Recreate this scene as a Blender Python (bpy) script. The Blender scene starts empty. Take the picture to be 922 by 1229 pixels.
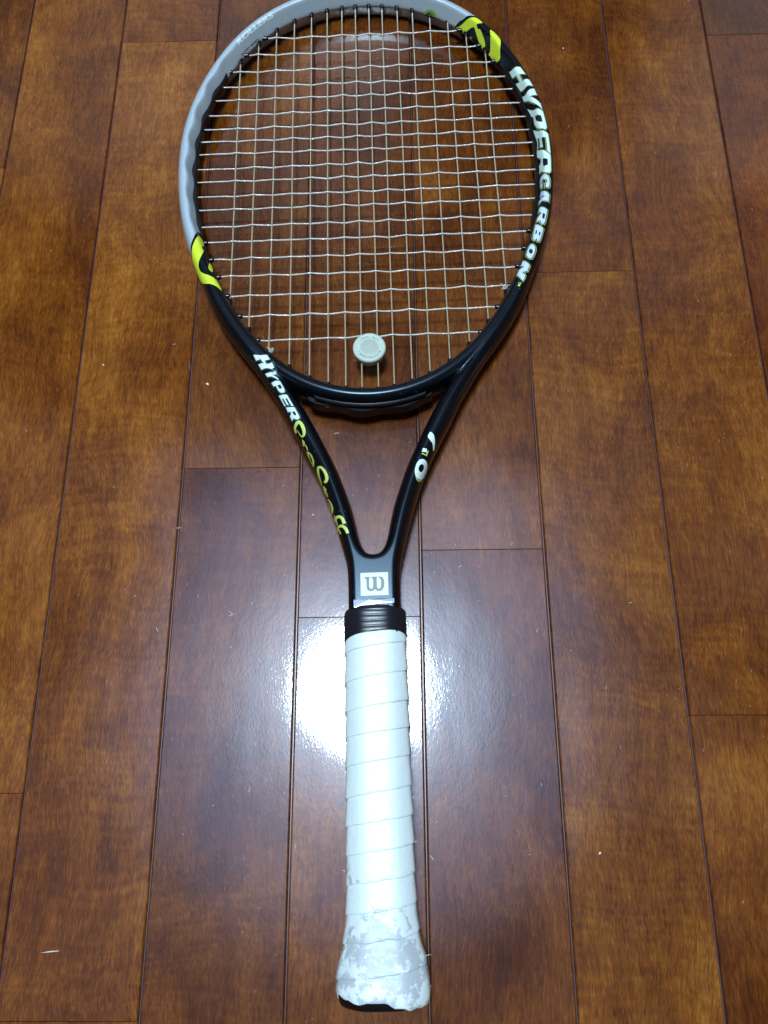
import bpy, bmesh, math, random
import numpy as np
from mathutils import Vector, Matrix

# ================================================================ camera, light, exposure
sc = bpy.context.scene
col = sc.collection
CAM_Z = 0.46886899
Rv = Vector((0.99965015, -0.00498874, -0.02597486)); Dv = Vector((-0.01297403, -0.94827552, -0.31718324)); Fv = Vector((-0.02304898, 0.31740927, -0.94800849))
cd = bpy.data.cameras.new('camera'); cam = bpy.data.objects.new('camera', cd); col.objects.link(cam)
cam.matrix_world = Matrix(((Rv.x, -Dv.x, -Fv.x, 0), (Rv.y, -Dv.y, -Fv.y, 0), (Rv.z, -Dv.z, -Fv.z, CAM_Z), (0, 0, 0, 1)))
cd.sensor_fit = 'VERTICAL'; cd.sensor_height = 24; cd.lens = 24 * 958 / 1229
cd.clip_start = 0.01; cd.clip_end = 50
sc.camera = cam

w = bpy.data.worlds.new('World'); sc.world = w; w.use_nodes = True
wn = w.node_tree; wn.nodes.clear()
wo = wn.nodes.new('ShaderNodeOutputWorld'); wb = wn.nodes.new('ShaderNodeBackground')
tc = wn.nodes.new('ShaderNodeTexCoord'); sx = wn.nodes.new('ShaderNodeSeparateXYZ'); wr = wn.nodes.new('ShaderNodeValToRGB')
# a dim room: dusky walls with paler and darker areas, and a ceiling that is brightest round its round lamp
wr.color_ramp.elements[0].position = 0.0; wr.color_ramp.elements[0].color = (0.045, 0.038, 0.034, 1)
wr.color_ramp.elements[1].position = 1.0; wr.color_ramp.elements[1].color = (0.15, 0.155, 0.18, 1)
e = wr.color_ramp.elements.new(0.6); e.color = (0.085, 0.08, 0.085, 1)
wn.links.new(tc.outputs['Generated'], sx.inputs[0]); wn.links.new(sx.outputs['Z'], wr.inputs[0])
wz = wn.nodes.new('ShaderNodeTexNoise'); wn.links.new(tc.outputs['Generated'], wz.inputs['Vector'])
wz.inputs['Scale'].default_value = 4.2; wz.inputs['Detail'].default_value = 2.5
wq = wn.nodes.new('ShaderNodeValToRGB'); wn.links.new(wz.outputs[0], wq.inputs[0])
wq.color_ramp.elements[0].position = .40; wq.color_ramp.elements[0].color = (.35, .33, .33, 1)
wq.color_ramp.elements[1].position = .62; wq.color_ramp.elements[1].color = (2.7, 2.7, 3.0, 1)
wm = wn.nodes.new('ShaderNodeMixRGB'); wm.blend_type = 'MULTIPLY'; wm.inputs[0].default_value = 1
wn.links.new(wr.outputs[0], wm.inputs[1]); wn.links.new(wq.outputs[0], wm.inputs[2])
wd = wn.nodes.new('ShaderNodeVectorMath'); wd.operation = 'DOT_PRODUCT'; wn.links.new(tc.outputs['Generated'], wd.inputs[0]); wd.inputs[1].default_value = (-.052, .107, .993)
wg = wn.nodes.new('ShaderNodeValToRGB'); wn.links.new(wd.outputs['Value'], wg.inputs[0]); wg.color_ramp.interpolation = 'EASE'
wg.color_ramp.elements[0].position = .945; wg.color_ramp.elements[0].color = (0, 0, 0, 1)
wg.color_ramp.elements[1].position = .997; wg.color_ramp.elements[1].color = (4.6, 6.4, 10.5, 1)
e = wg.color_ramp.elements.new(.984); e.color = (1.5, 1.9, 3.4, 1)
wa = wn.nodes.new('ShaderNodeMixRGB'); wa.blend_type = 'ADD'; wa.inputs[0].default_value = 1
wn.links.new(wm.outputs[0], wa.inputs[1]); wn.links.new(wg.outputs[0], wa.inputs[2])
last = wa.outputs[0]
# added glows, aimed to mirror as pale floor sheen: direction, spread, colour
SHEEN_GLOWS = [((-0.167, 0.667, 0.726), 0.01519, (0.42, 0.44, 0.5)), ((0.09, 0.317, 0.944), 0.00156, (0.9, 0.9, 1.25)), ((-0.242, 0.325, 0.914), 0.00244, (0.55, 0.55, 0.85)), ((0.352, 0.696, 0.625), 0.00548, (0.62, 0.6, 0.62)), ((-0.351, 0.66, 0.664), 0.00381, (0.34, 0.34, 0.38)), ((0.227, 0.571, 0.789), 0.00381, (0.2, 0.2, 0.24)), ((-0.041, 0.757, 0.652), 0.00137, (0.5, 0.5, 0.6)), ((0.16, 0.247, 0.956), 0.00381, (0.3, 0.3, 0.5))]
for dr, sp_, rgb in SHEEN_GLOWS:
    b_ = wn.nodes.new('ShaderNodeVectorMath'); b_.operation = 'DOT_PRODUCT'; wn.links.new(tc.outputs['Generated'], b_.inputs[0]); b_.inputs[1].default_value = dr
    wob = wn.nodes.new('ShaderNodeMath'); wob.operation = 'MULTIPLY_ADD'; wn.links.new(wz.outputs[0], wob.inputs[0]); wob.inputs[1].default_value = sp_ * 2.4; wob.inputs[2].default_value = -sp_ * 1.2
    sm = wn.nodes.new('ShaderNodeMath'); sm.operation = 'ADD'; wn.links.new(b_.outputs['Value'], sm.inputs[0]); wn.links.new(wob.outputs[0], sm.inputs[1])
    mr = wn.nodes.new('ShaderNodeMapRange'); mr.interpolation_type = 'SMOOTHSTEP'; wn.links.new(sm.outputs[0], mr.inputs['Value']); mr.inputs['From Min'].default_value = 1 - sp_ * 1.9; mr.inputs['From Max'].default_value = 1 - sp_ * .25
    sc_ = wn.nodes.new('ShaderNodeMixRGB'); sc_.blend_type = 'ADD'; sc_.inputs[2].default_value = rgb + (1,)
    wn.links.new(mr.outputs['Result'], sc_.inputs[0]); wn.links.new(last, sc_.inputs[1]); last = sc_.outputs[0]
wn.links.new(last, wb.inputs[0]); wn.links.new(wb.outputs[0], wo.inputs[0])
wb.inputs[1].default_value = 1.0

ld = bpy.data.lights.new('ceiling_light', 'AREA'); ld.shape = 'DISK'; ld.size = 0.46; ld.energy = 66; ld.color = (0.72, 0.93, 1.0)
lo = bpy.data.objects.new('ceiling_light', ld); col.objects.link(lo); lo.location = (-0.14, 0.31, 2.4)

sc.view_settings.view_transform = 'Standard'; sc.view_settings.look = 'None'
sc.view_settings.exposure = 0.0; sc.view_settings.gamma = 1.0
sc.cycles.max_bounces = 8; sc.cycles.caustics_reflective = False; sc.cycles.caustics_refractive = False
sc.cycles.use_denoising = True

rnd = random.Random(7)

# ================================================================ helpers
def link(name, me, mat=None, parent=None, smooth=False):
    o = bpy.data.objects.new(name, me); col.objects.link(o)
    if mat is not None and len(me.materials) == 0: me.materials.append(mat)
    if parent is not None: o.parent = parent
    if smooth: me.polygons.foreach_set('use_smooth', [True] * len(me.polygons)); me.update()
    return o

def mesh(verts, faces, name='mesh'):
    me = bpy.data.meshes.new(name)
    me.from_pydata([tuple(map(float, v)) for v in verts], [], faces); me.update(); return me

def tag(o, label=None, cat=None, group=None, kind=None):
    for k, v in (('label', label), ('category', cat), ('group', group), ('kind', kind)):
        if v: o[k] = v
    return o

class NT:
    def __init__(s, name):
        s.m = bpy.data.materials.new(name); s.m.use_nodes = True; s.t = s.m.node_tree; s.t.nodes.clear()
        s.out = s.t.nodes.new('ShaderNodeOutputMaterial'); s.p = s.t.nodes.new('ShaderNodeBsdfPrincipled')
        s.l(s.p.outputs[0], s.out.inputs[0])
    def n(s, typ, **kw):
        x = s.t.nodes.new('ShaderNode' + typ)
        for k, v in kw.items():
            if hasattr(x, k): setattr(x, k, v)
        return x
    def l(s, a, b): s.t.links.new(a, b)
    def set(s, **kw):
        for k, v in kw.items():
            i = s.p.inputs[k.replace('_', ' ')]
            if hasattr(v, 'is_output'): s.l(v, i)
            else: i.default_value = v
    def math(s, op, a, b=None, c=None, clamp=False):
        x = s.n('Math', operation=op); x.use_clamp = clamp
        for i, v in enumerate((a, b, c)):
            if v is None: continue
            if hasattr(v, 'is_output'): s.l(v, x.inputs[i])
            else: x.inputs[i].default_value = v
        return x.outputs[0]
    def mapping(s, src, scale=(1, 1, 1), rot=(0, 0, 0), loc=None):
        x = s.n('Mapping'); s.l(src, x.inputs[0]); x.inputs['Scale'].default_value = scale; x.inputs['Rotation'].default_value = rot
        if loc is not None:
            if hasattr(loc, 'is_output'): s.l(loc, x.inputs['Location'])
            else: x.inputs['Location'].default_value = loc
        return x.outputs[0]
    def noise(s, vec, scale, detail=3, rough=.5, dist=0):
        x = s.n('TexNoise'); s.l(vec, x.inputs['Vector'])
        x.inputs['Scale'].default_value = scale; x.inputs['Detail'].default_value = detail; x.inputs['Roughness'].default_value = rough; x.inputs['Distortion'].default_value = dist
        return x.outputs[0]
    def ramp(s, v, stops):
        x = s.n('ValToRGB'); s.l(v, x.inputs[0]); cr = x.color_ramp
        while len(cr.elements) < len(stops): cr.elements.new(.5)
        for e, (p, c) in zip(cr.elements, stops):
            e.position = p; e.color = (c if hasattr(c, '__len__') else (c, c, c)) + ((1,) if not hasattr(c, '__len__') or len(c) == 3 else ())
        return x.outputs[0]
    def mix(s, f, a, b, mode='MIX'):
        x = s.n('MixRGB', blend_type=mode)
        for i, v in enumerate((f, a, b)):
            if hasattr(v, 'is_output'): s.l(v, x.inputs[i])
            else: x.inputs[i].default_value = v if i == 0 else (tuple(v) + (1,) if len(v) == 3 else v)
        return x.outputs[0]
    def bump(s, h, strength, dist, normal=None):
        x = s.n('Bump'); s.l(h, x.inputs['Height']); x.inputs['Strength'].default_value = strength; x.inputs['Distance'].default_value = dist
        if normal is not None: s.l(normal, x.inputs['Normal'])
        return x.outputs[0]

def plain(name, color, rough=.5, metal=0, coat=0, **kw):
    a = NT(name); a.set(Base_Color=tuple(color) + (1,), Roughness=rough, Metallic=metal, Coat_Weight=coat)
    tcn = a.n('TexCoord')
    nz = a.noise(tcn.outputs['Object'], 900, 2)
    rr = a.math('MULTIPLY_ADD', nz, .16, rough - .08)
    a.set(Roughness=rr)
    for k, v in kw.items(): a.set(**{k: v})
    return a.m

# ================================================================ materials
def wood_material():
    a = NT('stained_birch_flooring')
    oi = a.n('ObjectInfo'); tcn = a.n('TexCoord'); O = tcn.outputs['Object']
    off = a.n('CombineXYZ')
    a.l(a.math('MULTIPLY', oi.outputs['Random'], 7.3), off.inputs[0]); a.l(a.math('MULTIPLY', oi.outputs['Random'], 13.7), off.inputs[1]); a.l(oi.outputs['Random'], off.inputs[2])
    P = a.n('VectorMath', operation='ADD'); a.l(O, P.inputs[0]); a.l(off.outputs[0], P.inputs[1]); P = P.outputs[0]
    # wandering of the grain
    wz = a.n('TexNoise'); a.l(P, wz.inputs['Vector']); wz.inputs['Scale'].default_value = 9
    wv = a.n('VectorMath', operation='MULTIPLY_ADD'); a.l(wz.outputs['Color'], wv.inputs[0]); wv.inputs[1].default_value = (.03, .05, 0); a.l(P, wv.inputs[2]); PW = wv.outputs[0]
    fleck = a.noise(a.mapping(PW, (1700, 230, 1)), 1, 3, .6)            # short dark pores along the grain
    fine = a.noise(a.mapping(PW, (650, 60, 1)), 1, 4, .6)
    cloud = a.noise(a.mapping(PW, (26, 15, 1)), 1, 4, .55, .6)          # cloudy stain take-up
    big = a.noise(a.mapping(P, (9, 5, 1)), 1, 2, .5)
    mott = a.noise(a.mapping(PW, (170, 90, 1)), 1, 3, .6)
    ridge = a.noise(a.mapping(PW, (30, 8, 1)), 1, 1, .4, 1.2)
    line = a.math('SUBTRACT', 1, a.math('MULTIPLY', a.math('ABSOLUTE', a.math('SUBTRACT', ridge, .5)), 90), clamp=True)   # thin pale growth-ring lines
    v = a.math('MULTIPLY_ADD', fleck, .85, -.425)
    v = a.math('ADD', v, a.math('MULTIPLY_ADD', fine, .48, -.24))
    v = a.math('ADD', v, a.math('MULTIPLY_ADD', cloud, .85, -.425))
    v = a.math('ADD', v, a.math('MULTIPLY_ADD', big, .65, -.325))
    v = a.math('ADD', v, a.math('MULTIPLY_ADD', mott, .38, -.19))
    fibre = a.noise(a.mapping(PW, (800, 9, 1)), 1, 3, .65); band = a.noise(a.mapping(PW, (120, 3.5, 1)), 1, 3, .6)
    fig = a.noise(a.mapping(PW, (22, 260, 1), (0, 0, .35)), 1, 2, .5)
    v = a.math('ADD', v, a.math('MULTIPLY_ADD', fibre, .18, -.09))
    v = a.math('ADD', v, a.math('MULTIPLY_ADD', band, .20, -.10))
    v = a.math('ADD', v, a.math('MULTIPLY', a.math('SUBTRACT', fig, .5), a.math('MULTIPLY', oi.outputs['Random'], .35)))
    v = a.math('ADD', v, a.math('MULTIPLY', line, .06))
    v = a.math('ADD', v, .5, clamp=True)
    c = a.ramp(v, [(0.0, (.024, .0042, .0005)), (.35, (.080, .0188, .0014)), (.6, (.150, .043, .0036)), (1.0, (.30, .112, .013))])
    c = a.mix(1, c, oi.outputs['Color'], 'MULTIPLY')
    # scuffs and nicks in the lacquer
    dens = a.noise(a.mapping(O, (5, 5, 1), loc=(.3, 2.1, 0)), 1, 2)
    sc_tot = None
    for k, (rot, sxx, syy, th) in enumerate(((.15, 330, 120, .085), (-.35, 700, 85, .07), (1.1, 420, 150, .06), (.05, 1000, 45, .06), (-.9, 300, 300, .07), (.6, 160, 160, .045))):
        vo = a.n('TexVoronoi'); vo.feature = 'F1'; a.l(a.mapping(O, (sxx, syy, 1), (0, 0, rot), (k * 3.1, k * 1.7, 0)), vo.inputs['Vector']); vo.inputs['Scale'].default_value = 1
        sp = a.n('SeparateColor'); a.l(vo.outputs['Color'], sp.inputs[0])
        pick = a.math('GREATER_THAN', sp.outputs[0], .78)
        m = a.math('LESS_THAN', vo.outputs['Distance'], a.math('MULTIPLY', sp.outputs[1], th * 2))
        m = a.math('MULTIPLY', m, pick)
        sc_tot = m if sc_tot is None else a.math('MAXIMUM', sc_tot, m)
    keep = a.ramp(dens, [(.44, 0.0), (.62, 1.0)])
    scm = a.math('MULTIPLY', sc_tot, keep)
    c = a.mix(a.math('MULTIPLY', scm, .16), c, (.62, .50, .40))
    a.set(Base_Color=c)
    peel = a.noise(a.mapping(P, (260, 200, 1)), 1, 3, .6)
    peel2 = a.noise(a.mapping(P, (900, 420, 1)), 1, 2, .6)
    wave = a.noise(a.mapping(P, (26, 12, 1)), 1, 2)
    b1 = a.bump(peel2, .19, .00011)
    b2 = a.bump(wave, .22, .0012, b1)
    b3 = a.bump(scm, .6, .00025, b2)
    b4 = a.bump(peel, .18, .0003, b2)
    bb = a.bump(scm, .8, .0003, b4)
    a.l(b3, a.p.inputs['Coat Normal']); a.l(bb, a.p.inputs['Normal'])
    a.set(Roughness=a.math('MULTIPLY_ADD', big, .14, .20), Coat_Weight=1.0, Coat_IOR=1.45, Coat_Roughness=a.math('MULTIPLY_ADD', scm, .3, .06), Specular_IOR_Level=.15)
    return a.m
M_wood = wood_material()
M_base = plain('dark_subfloor', (.012, .006, .008), .7)
M_groove = plain('groove_stain', (.070, .034, .052), .3)

def frame_material():
    a = NT('racket_lacquer')
    at = a.n('Attribute'); at.attribute_name = 'silver'
    m = a.math('GREATER_THAN', at.outputs['Fac'], 0.0)
    tcn = a.n('TexCoord'); O = tcn.outputs['Object']
    fl = a.noise(O, 2600, 1); soft = a.noise(O, 60, 2)
    sil = a.ramp(fl, [(.3, (.40, .49, .56)), (.7, (.56, .66, .74))])
    c = a.mix(m, (.0022, .0030, .0050), sil)
    a.set(Base_Color=c, Metallic=a.math('MULTIPLY', m, .38), Roughness=a.math('MULTIPLY_ADD', m, .10, a.math('MULTIPLY_ADD', soft, .05, .22)),
          Coat_Weight=a.math('MULTIPLY_ADD', m, .2, .0), Coat_Roughness=.25)
    # fine handling scratches in the lacquer
    vs = a.n('TexVoronoi'); a.l(a.mapping(O, (90, 700, 90), (0, 0, .5)), vs.inputs['Vector']); vs.inputs['Scale'].default_value = 1
    vs2 = a.n('TexVoronoi'); a.l(a.mapping(O, (600, 70, 90), (0, 0, -.4)), vs2.inputs['Vector']); vs2.inputs['Scale'].default_value = 1
    sr = a.math('MAXIMUM', a.math('LESS_THAN', vs.outputs['Distance'], .07), a.math('LESS_THAN', vs2.outputs['Distance'], .06))
    sr = a.math('MULTIPLY', sr, a.math('GREATER_THAN', a.noise(O, 25, 2), .5))
    a.set(Base_Color=a.mix(a.math('MULTIPLY', sr, .10), c, (.55, .56, .58)))
    a.set(Normal=a.bump(sr, .3, .0001, a.bump(fl, .12, .0001)), Specular_Tint=(.62, .84, 1.0, 1), Specular_IOR_Level=.42)
    return a.m
M_frame = frame_material()
M_black = plain('black_nylon', (.004, .004, .005), .24, Specular_IOR_Level=.35)
M_rubber = plain('black_rubber_band', (.008, .010, .016), .34)
M_yellow = plain('yellow_green_paint', (.60, .74, .04), .35)
M_paleyel = plain('pale_yellow_green_paint', (.52, .64, .13), .38)
M_white = plain('white_lettering_paint', (.62, .80, .74), .38)
M_blue = plain('pale_blue_lettering_paint', (.50, .62, .80), .38)
M_ink = plain('black_outline_paint', (.004, .006, .007), .35)
M_grey = plain('grey_logo_paint', (.06, .09, .11), .4)
M_logo = plain('pale_cream_paint', (.62, .68, .60), .45)
M_ghost = plain('ghost_white_paint', (.66, .80, .78), .4)
M_dust = plain('pale_dust', (.70, .62, .52), .8)
M_fleck = plain('tan_fleck', (.20, .10, .05), .5)
M_tape = plain('clear_tape', (.13, .19, .23), .15, .0, .3)
M_knot = plain('string_knot', (.42, .39, .33), .2)

def string_material(name, tint):
    a = NT(name); tcn = a.n('TexCoord'); O = tcn.outputs['Object']
    n1 = a.noise(a.mapping(O, (260, 260, 260)), 1, 3, .6)
    c = a.mix(n1, tint, tuple(x * .62 for x in tint))
    a.set(Base_Color=c, Roughness=.10, IOR=1.5, Transmission_Weight=.38, Specular_IOR_Level=.9)
    a.set(Normal=a.bump(a.noise(O, 900, 3), .5, .0005))
    return a.m
M_main = string_material('gut_main_dimmed', (.66, .54, .34))  # same gut as the crosses; dimmer light on the mains put into tint
M_cross = string_material('gut_cross_lit', (1.0, .98, .90))  # light caught by the crosses put into a whiter tint

def grip_material():
    a = NT('worn_white_overgrip'); tcn = a.n('TexCoord'); O = tcn.outputs['Object']
    sp = a.n('SeparateXYZ'); a.l(O, sp.inputs[0])
    low = a.math('SUBTRACT', 1, a.math('MULTIPLY', sp.outputs['Y'], 1 / .12), clamp=True)     # more wear toward the butt
    n = a.noise(a.mapping(O, (210, 230, 210)), 1, 5, .62, .5); n2 = a.noise(a.mapping(O, (38, 45, 38)), 1, 3, .5, .3)
    v = a.math('ADD', a.math('MULTIPLY', n, .5), a.math('MULTIPLY', n2, .5))
    v = a.math('ADD', v, a.math('MULTIPLY_ADD', low, .18, -.135))
    m = a.ramp(v, [(.515, 0.0), (.555, 1.0)])
    sidey = a.noise(O, 14, 2)
    c = a.mix(sidey, (.76, .84, .84), (.67, .79, .80))
    c = a.mix(a.math('MULTIPLY', m, .85), c, (.42, .47, .51))
    dirt = a.ramp(a.noise(O, 700, 3, .7), [(.25, .90), (.42, 1.0)])
    c = a.mix(1, c, dirt, 'MULTIPLY')
    a.set(Base_Color=c, Roughness=.42, Specular_IOR_Level=.6, Subsurface_Weight=.0)
    nb = a.noise(O, 2200, 2)
    b = a.bump(nb, .25, .0002)
    b = a.bump(a.noise(a.mapping(O, (60, 110, 60)), 1, 4, .6, .8), .45, .0012, b)
    a.set(Normal=a.bump(a.math('SUBTRACT', 1, m), .5, .0002, b))
    return a.m
M_grip = grip_material()

def damp_material():
    a = NT('cloudy_silicone'); tcn = a.n('TexCoord')
    a.set(Base_Color=(.66, .78, .66, 1), Roughness=.42, Subsurface_Weight=.35, Subsurface_Radius=(.006, .008, .007), Subsurface_Scale=1.0, Transmission_Weight=.30, IOR=1.41)
    a.set(Normal=a.bump(a.noise(tcn.outputs['Object'], 800, 2), .1, .0002))
    return a.m
M_damp = damp_material()
M_dprint = plain('faded_blue_print', (.10, .22, .30), .5)

# ================================================================ floor
G = [-0.2891, -0.2142, -0.1391, -0.0638, 0.0107, 0.0858, 0.1605, 0.2361]
edges = [G[0] - .075 * k for k in range(7, 0, -1)] + G + [G[-1] + .075 * k for k in range(1, 8)]
floor = bpy.data.objects.new('floor', None); col.objects.link(floor)
tag(floor, 'glossy reddish brown wooden strip floor with dark grooves', kind='structure')
known = {G[0] - .075: [-.3], G[0]: [-0.0065], G[1]: [-0.1176, 0.5457], G[2]: [0.1877], G[3]: [.0914], G[4]: [.1321], G[5]: [.3285], G[6]: [0.0334], G[7]: [0.5374]}
LEFTMOST = G[0] - .075
def plank(x0, x1, y0, y1, tint, tilt):
    # chamfered long edges, near-square ends
    g, ch, dp, ce, cz = .00045, .00090, .0010, .00022, .0002
    nx = 8
    xs = [x0 + g, x0 + g + ch * .45] + [x0 + g + ch + (x1 - x0 - 2 * g - 2 * ch) * k / nx for k in range(nx + 1)] + [x1 - g - ch * .45, x1 - g]
    cxm = (x0 + x1) / 2; hw = (x1 - x0) / 2
    zs = []
    for i, x in enumerate(xs):
        if i in (0, len(xs) - 1): z = -dp
        elif i in (1, len(xs) - 2): z = -dp * .32
        else: z = 0
        zs.append(z + tilt * (x - cxm))
    ys = [(y0 + .00008, -cz), (y0 + .00008 + ce, 0), (y1 - .00008 - ce, 0), (y1 - .00008, -cz)]
    V = []; Fc = []
    V += [(x, ys[0][0], -.009) for x in xs]
    for y, dz in ys: V += [(x, y, z + dz) for x, z in zip(xs, zs)]
    V += [(x, ys[-1][0], -.009) for x in xs]
    n = len(xs)
    for r in range(5):
        for i in range(n - 1):
            Fc.append((r * n + i, r * n + i + 1, (r + 1) * n + i + 1, (r + 1) * n + i))
    # side walls
    for s_ in (0, n - 1):
        ring = [r * n + s_ for r in range(6)]
        Fc.append(tuple(ring if s_ == 0 else ring[::-1]))
    me = mesh(V, Fc, 'floor_plank')
    o = link('floor_plank', me, M_wood, floor)
    o.color = tint + (1,)
    return o
special = {}   # tint overrides: (column index in G, piece index)
for ci in range(len(edges) - 1):
    x0, x1 = edges[ci], edges[ci + 1]
    key = x0 if x0 in known else None
    js = list(known.get(x0, []))
    ys = sorted(js)
    base = ys[0] if ys else rnd.uniform(-.5, -.2)
    if not ys: ys = [base]
    while ys[0] > -.62: ys.insert(0, ys[0] - rnd.uniform(.72, .80))
    while ys[-1] < 1.25: ys.append(ys[-1] + rnd.uniform(.66, .80))
    for k in range(len(ys) - 1):
        b = rnd.uniform(.86, 1.14); t = (b * rnd.uniform(.97, 1.03), b * rnd.uniform(.95, 1.04), b * rnd.uniform(.9, 1.08))
        ym = (ys[k] + ys[k + 1]) / 2
        if x0 == G[2] and ys[k + 1] < .19: t = (.74, .68, .76)          # darker strip left of the handle, lamp-halo purple put into its tint
        if x0 == G[2] and ys[k] > .18: t = (.90, .90, .90)
        if x0 == G[3] and ys[k] > .08: t = (.76, .70, .66)
        if x0 == G[4] and ys[k] > .12: t = (.84, .80, .76)
        if x0 == G[4] and ys[k + 1] < .14: t = (.80, .74, .78)  # right of the handle, purple halo reflection put into the tint
        if x0 == G[3] and ys[k + 1] < .1: t = (1.0, 1.0, 1.0)
        if x0 == G[0]: t = (1.08, 1.04, .95)
        if x0 == G[1] and ys[k] > -.2 and ys[k] < .4: t = (1.18, 1.18, 1.12)
        if x0 == G[5] and ys[k] > .3: t = (.86, .80, .80)  # upper right planks: corner vignette put into the tint
        if x0 == G[6]: t = (.96, .92, .84)
        if x0 == G[6] and ys[k] > .4: t = (.8, .7, .66)  # same vignette in the tint
        if x0 == G[7] and ym < .5: t = (.82, .66, .60)
        if x0 == G[7] and ym > .5: t = (.60, .50, .5)  # far corner darkened, again vignette in the colour
        plank(x0, x1, ys[k], ys[k + 1], t, rnd.uniform(-.0016, .0016))
sub = link('subfloor', mesh([(-.95, -.75, -.0095), (.95, -.75, -.0095), (.95, 1.6, -.0095), (-.95, 1.6, -.0095)], [(0, 1, 2, 3)]), M_base, floor)
# stained tongue seen at the bottom of each groove
for x in edges[1:-1]:
    o = link('groove_tongue', mesh([(x - .0012, -.62, -.0016), (x + .0012, -.62, -.0016), (x + .0012, 1.3, -.0016), (x - .0012, 1.3, -.0016), (x - .0012, -.62, -.004), (x + .0012, -.62, -.004), (x + .0012, 1.3, -.004), (x - .0012, 1.3, -.004)],
            [(0, 1, 2, 3), (0, 4, 5, 1), (2, 6, 7, 3), (1, 5, 6, 2), (0, 3, 7, 4)]), M_groove, floor)
    # the plank solids pass either side; the tongue only fills the slit between them
    for v in o.data.vertices: v.co.x = x + (.00030 if v.co.x > x else -.00030)

# ---------------------------------------------------------------- racket shape maths (millimetres, racket's own axes)
# u across, v from the butt to the tip, w up from the racket's mid-plane
HOOP = [145.373, -3.254, 22.925, -3.537, 2.995, -1.059, 0.14, -0.285, -0.239]
HC = 512.0
HA, HB = 5.7, 11.0

def resample(P, step, closed=False):
    P = np.asarray(P, float)
    n = len(P)
    out = []
    rng = range(n if closed else n - 1)
    for i in rng:                                   # centripetal-ish Catmull-Rom
        p0 = P[(i - 1) % n] if (closed or i > 0) else 2 * P[0] - P[1]
        p1 = P[i]; p2 = P[(i + 1) % n]
        p3 = P[(i + 2) % n] if (closed or i + 2 < n) else 2 * P[-1] - P[-2]
        for t in np.linspace(0, 1, 24, endpoint=False):
            out.append(0.5 * ((2 * p1) + (-p0 + p2) * t + (2 * p0 - 5 * p1 + 4 * p2 - p3) * t * t + (-p0 + 3 * p1 - 3 * p2 + p3) * t ** 3))
    if not closed:
        out.append(P[-1])
    out = np.array(out)
    if closed:
        out = np.vstack([out, out[:1]])
    d = np.r_[0, np.cumsum(np.hypot(*np.diff(out, axis=0).T))]
    m = max(4, int(round(d[-1] / step)))
    q = np.linspace(0, d[-1], m + 1)
    R = np.c_[np.interp(q, d, out[:, 0]), np.interp(q, d, out[:, 1])]
    return R

th_ = np.linspace(0, 2 * np.pi, 1441)
r_ = sum(c * np.cos(k * th_) for k, c in enumerate(HOOP))
hoop_raw = np.c_[r_ * np.sin(th_), HC + r_ * np.cos(th_)]
d_ = np.r_[0, np.cumsum(np.hypot(*np.diff(hoop_raw, axis=0).T))]
HL = d_[-1]
q_ = np.linspace(0, HL, 881)
hoopP = np.c_[np.interp(q_, d_, hoop_raw[:, 0]), np.interp(q_, d_, hoop_raw[:, 1])]   # s=0 at the tip, growing to the right (clockwise)

OUT = [(108, 432), (107.5, 417), (102, 401), (94, 386), (83.5, 370), (74, 357.0), (65, 343), (56, 327.5), (50, 315), (40.6, 297.3), (34.8, 285.5), (29.8, 273.5),
       (24.9, 258.8), (21, 245.6), (17.4, 232), (15.6, 223.6), (15.1, 212), (15.1, 195), (15.1, 172)]
INN = [(0, 230.5), (3.4, 231.4), (6.2, 235), (8.3, 241), (10.2, 250), (12.6, 260), (16.2, 271.3), (21.1, 285), (27.4, 299), (34, 312.8), (41, 326.0), (50, 340), (60, 354), (72, 370), (84, 387), (94, 404), (101, 424), (104, 434)]
_o = resample(OUT, 1.0)
_i = resample(INN[:1] + INN[1:], 1.0)
# closed outline: right outer (top to bottom), left outer (bottom to top), left inner (top to bottom), right inner (bottom to top)
mir = np.array([-1.0, 1.0])
armP = np.vstack([_o, (_o * mir)[::-1], (_i * mir)[::-1], _i[1:]])
armP = np.vstack([armP, armP[:1]])
ARMC = [(103, 432), (100, 412), (92, 394), (82, 377), (73, 362), (63, 349), (55, 337), (48, 324), (41.2, 312), (34.5, 299), (28.2, 286), (22.8, 272), (18.0, 256), (14.6, 242), (12, 228), (10, 212)]
armC = resample(ARMC, 1.0)

def nearest(Q, P, guess=None, k=6, closed=True):
    """nearest point on polyline P for points Q: distance, segment index + fraction, side sign"""
    Q = np.asarray(Q, float); n = len(P) - 1
    A = P[:-1]; D = P[1:] - P[:-1]; L2 = (D ** 2).sum(1)
    best = np.full(len(Q), 1e18); bi = np.zeros(len(Q), int); bt = np.zeros(len(Q))
    if guess is None:
        guess = np.zeros(len(Q), int)
        for a in range(0, len(Q), 20000):
            q = Q[a:a + 20000]
            dd = (q[:, 0:1] - P[None, :-1, 0]) ** 2 + (q[:, 1:2] - P[None, :-1, 1]) ** 2
            guess[a:a + 20000] = dd.argmin(1)
        k = 2
    for o in range(-k, k + 1):
        i = guess + o
        i = i % n if closed else np.clip(i, 0, n - 1)
        v = Q - A[i]
        t = np.clip((v * D[i]).sum(1) / L2[i], 0, 1)
        d2 = ((v - D[i] * t[:, None]) ** 2).sum(1)
        m = d2 < best
        best[m] = d2[m]; bi[m] = i[m]; bt[m] = t[m]
    v = Q - A[bi]
    side = np.sign(D[bi, 0] * v[:, 1] - D[bi, 1] * v[:, 0])
    return np.sqrt(best), bi, bt, side

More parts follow.
